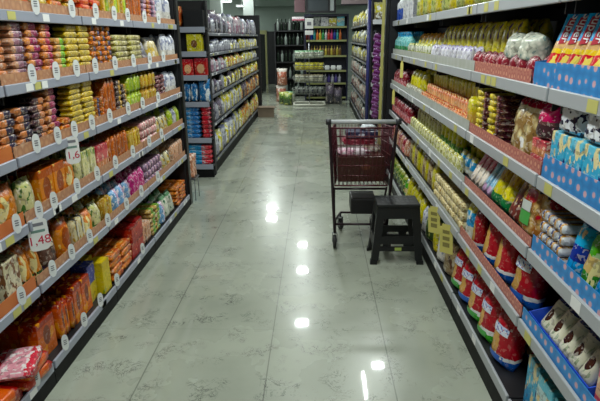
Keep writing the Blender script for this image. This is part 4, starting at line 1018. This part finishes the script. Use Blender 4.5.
# ------------------------------------------------------------------ STOOL
SX, SY = .585, 3.63
t = empty('plastic_stool', (SX, SY, 0)); tag(t, 'black plastic step stool with green sticker beside the trolley', 'stool')
BP = plain('black_stool_plastic', (17,18,20), .45)
H = .455
s_ = BM(); s_.box(-.155,.155,-.115,.115,H-.03,H); s_.bevel(.012,3)
s_.build('seat', BP, t)
g = BM()
for i in range(7):
    for j in range(4): g.box(-.115+.035*i,-.1+.035*i+.004,-.07+.042*j,-.07+.042*j+.018,H+.0004,H+.002)
g.build('seat_grip', plain('stool_grip', (70,72,76), .5), t)
def lerp(a, b_, u): return a+(b_-a)*u
for sx in (-1, 1):
    for sy in (-1, 1):
        L_ = BM(); rings = []
        for u in (0, .5, .93, .931, 1):
            z_ = (H-.03)*(1-u); ox, oy = lerp(.152,.188,u), lerp(.112,.14,u); wx = lerp(.06,.05,u); wy = lerp(.045,.04,u)
            if u > .93: ox += .007; oy += .007
            rings.append([L_.b.verts.new((sx*a, sy*c, z_)) for a, c in ((ox, oy), (ox-wx, oy), (ox-wx, oy-.014), (ox-.014, oy-wy), (ox, oy-wy))])
        for A_, B_ in zip(rings, rings[1:]):
            for k in range(5): L_.b.faces.new((A_[k], A_[(k+1) % 5], B_[(k+1) % 5], B_[k]))
        L_.b.faces.new(rings[0]); L_.b.faces.new(rings[-1]); L_.build('leg', BP, t)
def panel(sy, axis, z0, z1, name='apron'):
    p = BM(); vs = []
    for z_ in (z0, z1):
        u = 1-z_/(H-.03); ox, oy = lerp(.152,.188,u)-.045, lerp(.112,.14,u)
        if axis == 'x': c = [(-ox, sy*(oy-.012)), (ox, sy*(oy-.012)), (ox, sy*(oy-.002)), (-ox, sy*(oy-.002))]
        else:
            ox += .045; oy -= .035; c = [(sy*(ox-.012), -oy), (sy*(ox-.002), -oy), (sy*(ox-.002), oy), (sy*(ox-.012), oy)]
        vs.append([p.b.verts.new((a, b0, z_)) for a, b0 in c])
    A_, B_ = vs
    for k in range(4): p.b.faces.new((A_[k], A_[(k+1) % 4], B_[(k+1) % 4], B_[k]))
    p.b.faces.new(A_); p.b.faces.new(B_); return p.build(name, BP, t)
for sy in (-1, 1):
    panel(sy, 'x', .345, H-.031); panel(sy, 'x', .155, .21, 'crossbar'); panel(sy, 'x', .1, .135, 'crossbar')
    panel(sy, 'y', .345, H-.031); panel(sy, 'y', .12, .19, 'crossbar')
    for sx in (-1, 1):
        for za, zb2 in ((.134,.156),):
            BM().box(sx*.075-.03, sx*.075+.03, sy*.118-.004, sy*.118+.004, za, zb2).build('brace', BP, t)
BM().box(-.018,.03,-.1415,-.1395,.106,.13).build('sticker', plain('green_sticker', (170,190,90), .5), t, (0,.006,0))

# ------------------------------------------------------------------ ROOM
m, n, l, b = newmat('marble_tile')
tc = n.new('ShaderNodeTexCoord'); sp = n.new('ShaderNodeSeparateXYZ'); l.new(tc.outputs['Object'], sp.inputs[0])
def math_(op, a, b_=None, c=None):
    x = n.new('ShaderNodeMath'); x.operation = op
    for i, v in enumerate((a, b_, c)):
        if v is None: continue
        if isinstance(v, (int, float)): x.inputs[i].default_value = v
        else: l.new(v, x.inputs[i])
    return x.outputs[0]
def joint(o, off, wd, sz=.62):
    f = math_('FRACT', math_('DIVIDE', math_('ADD', o, off), sz)); return math_('LESS_THAN', math_('ABSOLUTE', math_('SUBTRACT', f, .5)), wd/sz/2)
jx = joint(sp.outputs[0], .25+.31, .0065); jy = joint(sp.outputs[1], .2, .003)
nz = n.new('ShaderNodeTexNoise'); nz.inputs['Scale'].default_value = 1.6; nz.inputs['Detail'].default_value = 5; l.new(tc.outputs['Object'], nz.inputs['Vector'])
cr = n.new('ShaderNodeValToRGB'); cr.color_ramp.elements[0].position = .3; cr.color_ramp.elements[0].color = lin((138,143,130)); cr.color_ramp.elements[1].position = .7; cr.color_ramp.elements[1].color = lin((165,170,155))
l.new(nz.outputs['Fac'], cr.inputs[0])
# fine dark veins, only where a broad mask lets them through
nz2 = n.new('ShaderNodeTexNoise'); nz2.inputs['Scale'].default_value = 13; nz2.inputs['Detail'].default_value = 9; nz2.inputs['Roughness'].default_value = .68; nz2.inputs['Distortion'].default_value = 1.2; l.new(tc.outputs['Object'], nz2.inputs['Vector'])
vein = math_('LESS_THAN', math_('ABSOLUTE', math_('SUBTRACT', nz2.outputs['Fac'], .5)), .013)
nz3 = n.new('ShaderNodeTexNoise'); nz3.inputs['Scale'].default_value = 6.5; nz3.inputs['Detail'].default_value = 3; l.new(tc.outputs['Object'], nz3.inputs['Vector'])
msk = n.new('ShaderNodeMapRange'); msk.inputs['From Min'].default_value = .5; msk.inputs['From Max'].default_value = .62; l.new(nz3.outputs['Fac'], msk.inputs['Value'])
vf = math_('MULTIPLY', math_('MULTIPLY', vein, msk.outputs[0]), .8)
sp2 = n.new('ShaderNodeTexNoise'); sp2.inputs['Scale'].default_value = 60; sp2.inputs['Detail'].default_value = 2; l.new(tc.outputs['Object'], sp2.inputs['Vector'])
speck = math_('MULTIPLY', math_('MULTIPLY', math_('GREATER_THAN', sp2.outputs['Fac'], .6), msk.outputs[0]), .34)
def mixc(f, a, c):
    x = n.new('ShaderNodeMix'); x.data_type = 'RGBA'; l.new(f, x.inputs[0]); l.new(a, x.inputs[6]); x.inputs[7].default_value = lin(c); return x.outputs[2]
c_ = mixc(speck, cr.outputs[0], (92,96,90)); c_ = mixc(vf, c_, (58,60,56)); c_ = mixc(math_('MULTIPLY', jx, .6), c_, (70,72,66)); c_ = mixc(math_('MULTIPLY', jy, .3), c_, (80,82,76))
l.new(c_, b.inputs['Base Color'])
rr = n.new('ShaderNodeMapRange'); rr.inputs['To Min'].default_value = .2; rr.inputs['To Max'].default_value = .34; l.new(nz.outputs['Fac'], rr.inputs['Value']); l.new(rr.outputs[0], b.inputs['Roughness'])
b.inputs['Specular IOR Level'].default_value = .4; b.inputs['Coat Weight'].default_value = .55; b.inputs['Coat Roughness'].default_value = .035
bp = n.new('ShaderNodeBump'); bp.inputs['Strength'].default_value = .03; bp.inputs['Distance'].default_value = .01; l.new(nz2.outputs['Fac'], bp.inputs['Height']); l.new(bp.outputs[0], b.inputs['Normal'])
struct(BM().box(-7, 7, -4, 19.2, -.1, 0).build('floor', m))
WALL = plain('grey_green_paint', (150,164,156), .75)
struct(BM().box(-7, 7, 19, 19.2, 0, 3.4).build('wall_back', WALL))
struct(BM().box(-7.2, -7, -4, 19.2, 0, 3.4).build('wall_left', WALL))
struct(BM().box(7, 7.2, -4, 19.2, 0, 3.4).build('wall_right', WALL))
struct(BM().box(-7.2, 7.2, -4.2, -4, 0, 3.4).build('wall_front', WALL))
struct(BM().box(-7.2, 7.2, -4.2, 19.2, 3.4, 3.5).build('ceiling', plain('ceiling_paint', (190,194,190), .8)))
struct(BM().box(-2.6, 1.5, 18.6, 18.99, 2.62, 3.39).build('trim_1', WALL))
d = BM().box(-2.0, -1.76, 18.9, 18.98, 0, 1.84).bevel(.01, 1).build('door_1', plain('dull_yellow_door', (150,150,100), .5)); struct(d)
d = BM().box(-1.74, -1.12, 18.9, 18.98, 0, 1.8).bevel(.01, 1).build('door_2', plain('dark_door', (24,24,28), .6)); struct(d)  # slab painted dark to stand for the shade inside an open doorway
for i, (x, y) in enumerate(((-2.98,16.2), (-2.1,16.9))):
    o = struct(BM().box(x-.16, x+.16, y-.16, y+.16, 0, 3.39).build('trim_%d' % (i+2), plain('pale_pillar', (176,184,180), .7)))
# framed panel hanging over the navy shelving, and pink beam
t = empty('wall_frame', (.05, 13.6, 2.17)); tag(t, 'dark framed panel with pale stripes above the navy shelving', 'frame')
FR = plain('dark_frame', (28,26,34), .5)
g = BM(); g.box(-.33,.42,0,.03,0,.05); g.box(-.33,.42,0,.03,.46,.5); g.box(-.33,-.28,0,.03,.05,.46); g.box(.22,.27,0,.03,.05,.46); g.box(.37,.42,0,.03,.05,.46); g.build('frame', FR, t)
BM().box(-.279,.219,.01,.025,.051,.459).build('panel', plain('slate_panel', (66,74,80), .6), t)
BM().box(.271,.369,.01,.025,.051,.459).build('panel', plain('pale_panel', (196,204,206), .6), t)
for x in (-.3,.39): BM().tube([(x,.015,.5), (x,.015,1.22)], .005, 6).build('wire', WIRE, t)
t = empty('hanging_board', (-.42, 13.9, 2.2)); tag(t, 'dark pinkish brown board hanging above the bottle rack', 'board')
BM().box(-.15,.12,0,.1,0,.6).bevel(.005,1).build('board', plain('pinkish_brown', (100,72,78), .6), t)
for x in (-.1,.08): BM().tube([(x,.05,.6), (x,.05,1.19)], .005, 6).build('wire', WIRE, t)
t = empty('hanging_sign', (1.0, 12.4, 2.3)); tag(t, 'pale pinkish sign board hanging over far right gondola', 'sign')
BM().box(-.45,.45,0,.05,0,.4).bevel(.005,1).build('board', plain('pale_pink', (170,150,156), .6), t)
g = BM(); g.box(-.47,.47,-.01,.06,-.03,-.001); g.build('frame', FR, t)
for x in (-.4,.4): BM().tube([(x,.03,.4), (x,.03,1.09)], .005, 6).build('wire', WIRE, t)

# ------------------------------------------------------------------ LAMPS
EM = plain('lamp_tube', (255,255,255), .5, emit=(240,250,255), es=1)
LAMPW = 1.0
def lamp(x, y, sx, sy, watts, label, z=3.0, es=30):
    t = empty('ceiling_lamp', (x, y, z)); tag(t, label, 'lamp')
    h = BM(); h.box(-sx/2-.02, sx/2+.02, -sy/2-.02, sy/2+.02, .012, .06); h.build('housing', WHITE, t)
    if z < 3.3: BM().tube([(0,0,.06), (0,0,3.4-z-.001)], .006, 6).build('rod', WHITE, t)
    em = plain('lamp_glow_%d' % es, (255,255,255), .5, emit=(236,250,246), es=es)
    BM().box(-sx/2, sx/2, -sy/2, sy/2, 0, .011).build('diffuser', em, t)
    ld = bpy.data.lights.new('lamp_light', 'AREA'); ld.shape = 'RECTANGLE'; ld.size = sx; ld.size_y = sy; ld.energy = watts; ld.color = (.93, 1.0, .96)
    lo = bpy.data.objects.new('lamp_light', ld); COL.objects.link(lo); lo.parent = t; lo.location = (0, 0, -.004)
LW = [(-1.27,13.8,.26,.2,110), (-1.2,12.9,.26,.2,110), (-.34,11.1,.2,.16,90), (-.3,9.7,.2,.16,80), (-.25,7.66,.2,.16,80), (.89,6.5,.16,.12,70), (.66,6.05,.03,.55,50)]
for i, (x, y, a, c, w) in enumerate(LW): lamp(x, y, a, c, w, 'small ceiling lamp over the aisle, %s from the back wall' % ORD[i], es=60)
for i, (x, y, w) in enumerate(((-.25,4.6,92), (-.25,3.1,85), (-.25,1.6,82), (-.25,0,85), (-.25,-2,80))):
    lamp(x, y, .25, 1.2, w, 'long ceiling lamp above the near aisle, %s from far end' % ORD[i], es=12)
for i, (x, y) in enumerate(((-4,2), (-4,7), (-4,12), (-4,16.5), (4,2), (4,7), (4,12), (4,16.5))):
    lamp(x, y, .3, 1.2, 90, 'long ceiling lamp over the %s neighbouring aisle, %s from the front' % (('left', 'right')[i//4], ORD[i % 4]), es=12)
lamp(-2.3, 16.2, .3, 1.2, 150, 'added unseen lamp brightening the back wall', z=3.3, es=12)  # extra lamp, out of view, added to brighten the back wall
lamp(-2.88, 17.0, .45, .1, 20, 'white tube lamp seen between the pale pillars, higher one', z=2.65, es=8)
lamp(-2.42, 17.6, .3, .1, 20, 'white tube lamp seen between the pale pillars, lower one', z=2.55, es=8)

w = bpy.data.worlds.new('world'); SC.world = w; w.use_nodes = True
w.node_tree.nodes['Background'].inputs[0].default_value = (.6,.7,.68,1); w.node_tree.nodes['Background'].inputs[1].default_value = .1

# ------------------------------------------------------------------ CAMERA
cd = bpy.data.cameras.new('camera'); cam = bpy.data.objects.new('camera', cd); COL.objects.link(cam); SC.camera = cam
cd.sensor_width = 36; cd.lens = 515/600*36; cd.clip_start = .05
ax = Vector((0.9994556244045696, 0.03144665440134643*0, 0))
# camera axes from the aisle's vanishing point at pixel (317,37)
f_ = 515.0
dY = Vector((317-300, 37-200.5, f_)).normalized()
upc = Vector((0,-1,0)); upc = (upc-upc.dot(dY)*dY).normalized(); rt = dY.cross(upc)
# rows: world axes expressed in image coordinates (x right, y down, z forward)
Mw = Matrix((rt, dY, upc))           # maps image coords -> world
cr_ = Mw @ Vector((1,0,0)); cu = Mw @ Vector((0,-1,0)); cf = Mw @ Vector((0,0,1))
rot = Matrix((cr_, cu, -cf)).transposed()
cam.matrix_world = Matrix.Translation((0,0,1.6)) @ rot.to_4x4()
SC.view_settings.view_transform = 'Standard'; SC.view_settings.look = 'None'; SC.view_settings.gamma = 1; SC.view_settings.use_curve_mapping = False
SC.view_settings.exposure = -1.8
print('ITEMS', ITEMS[0], 'objects', len(bpy.data.objects))
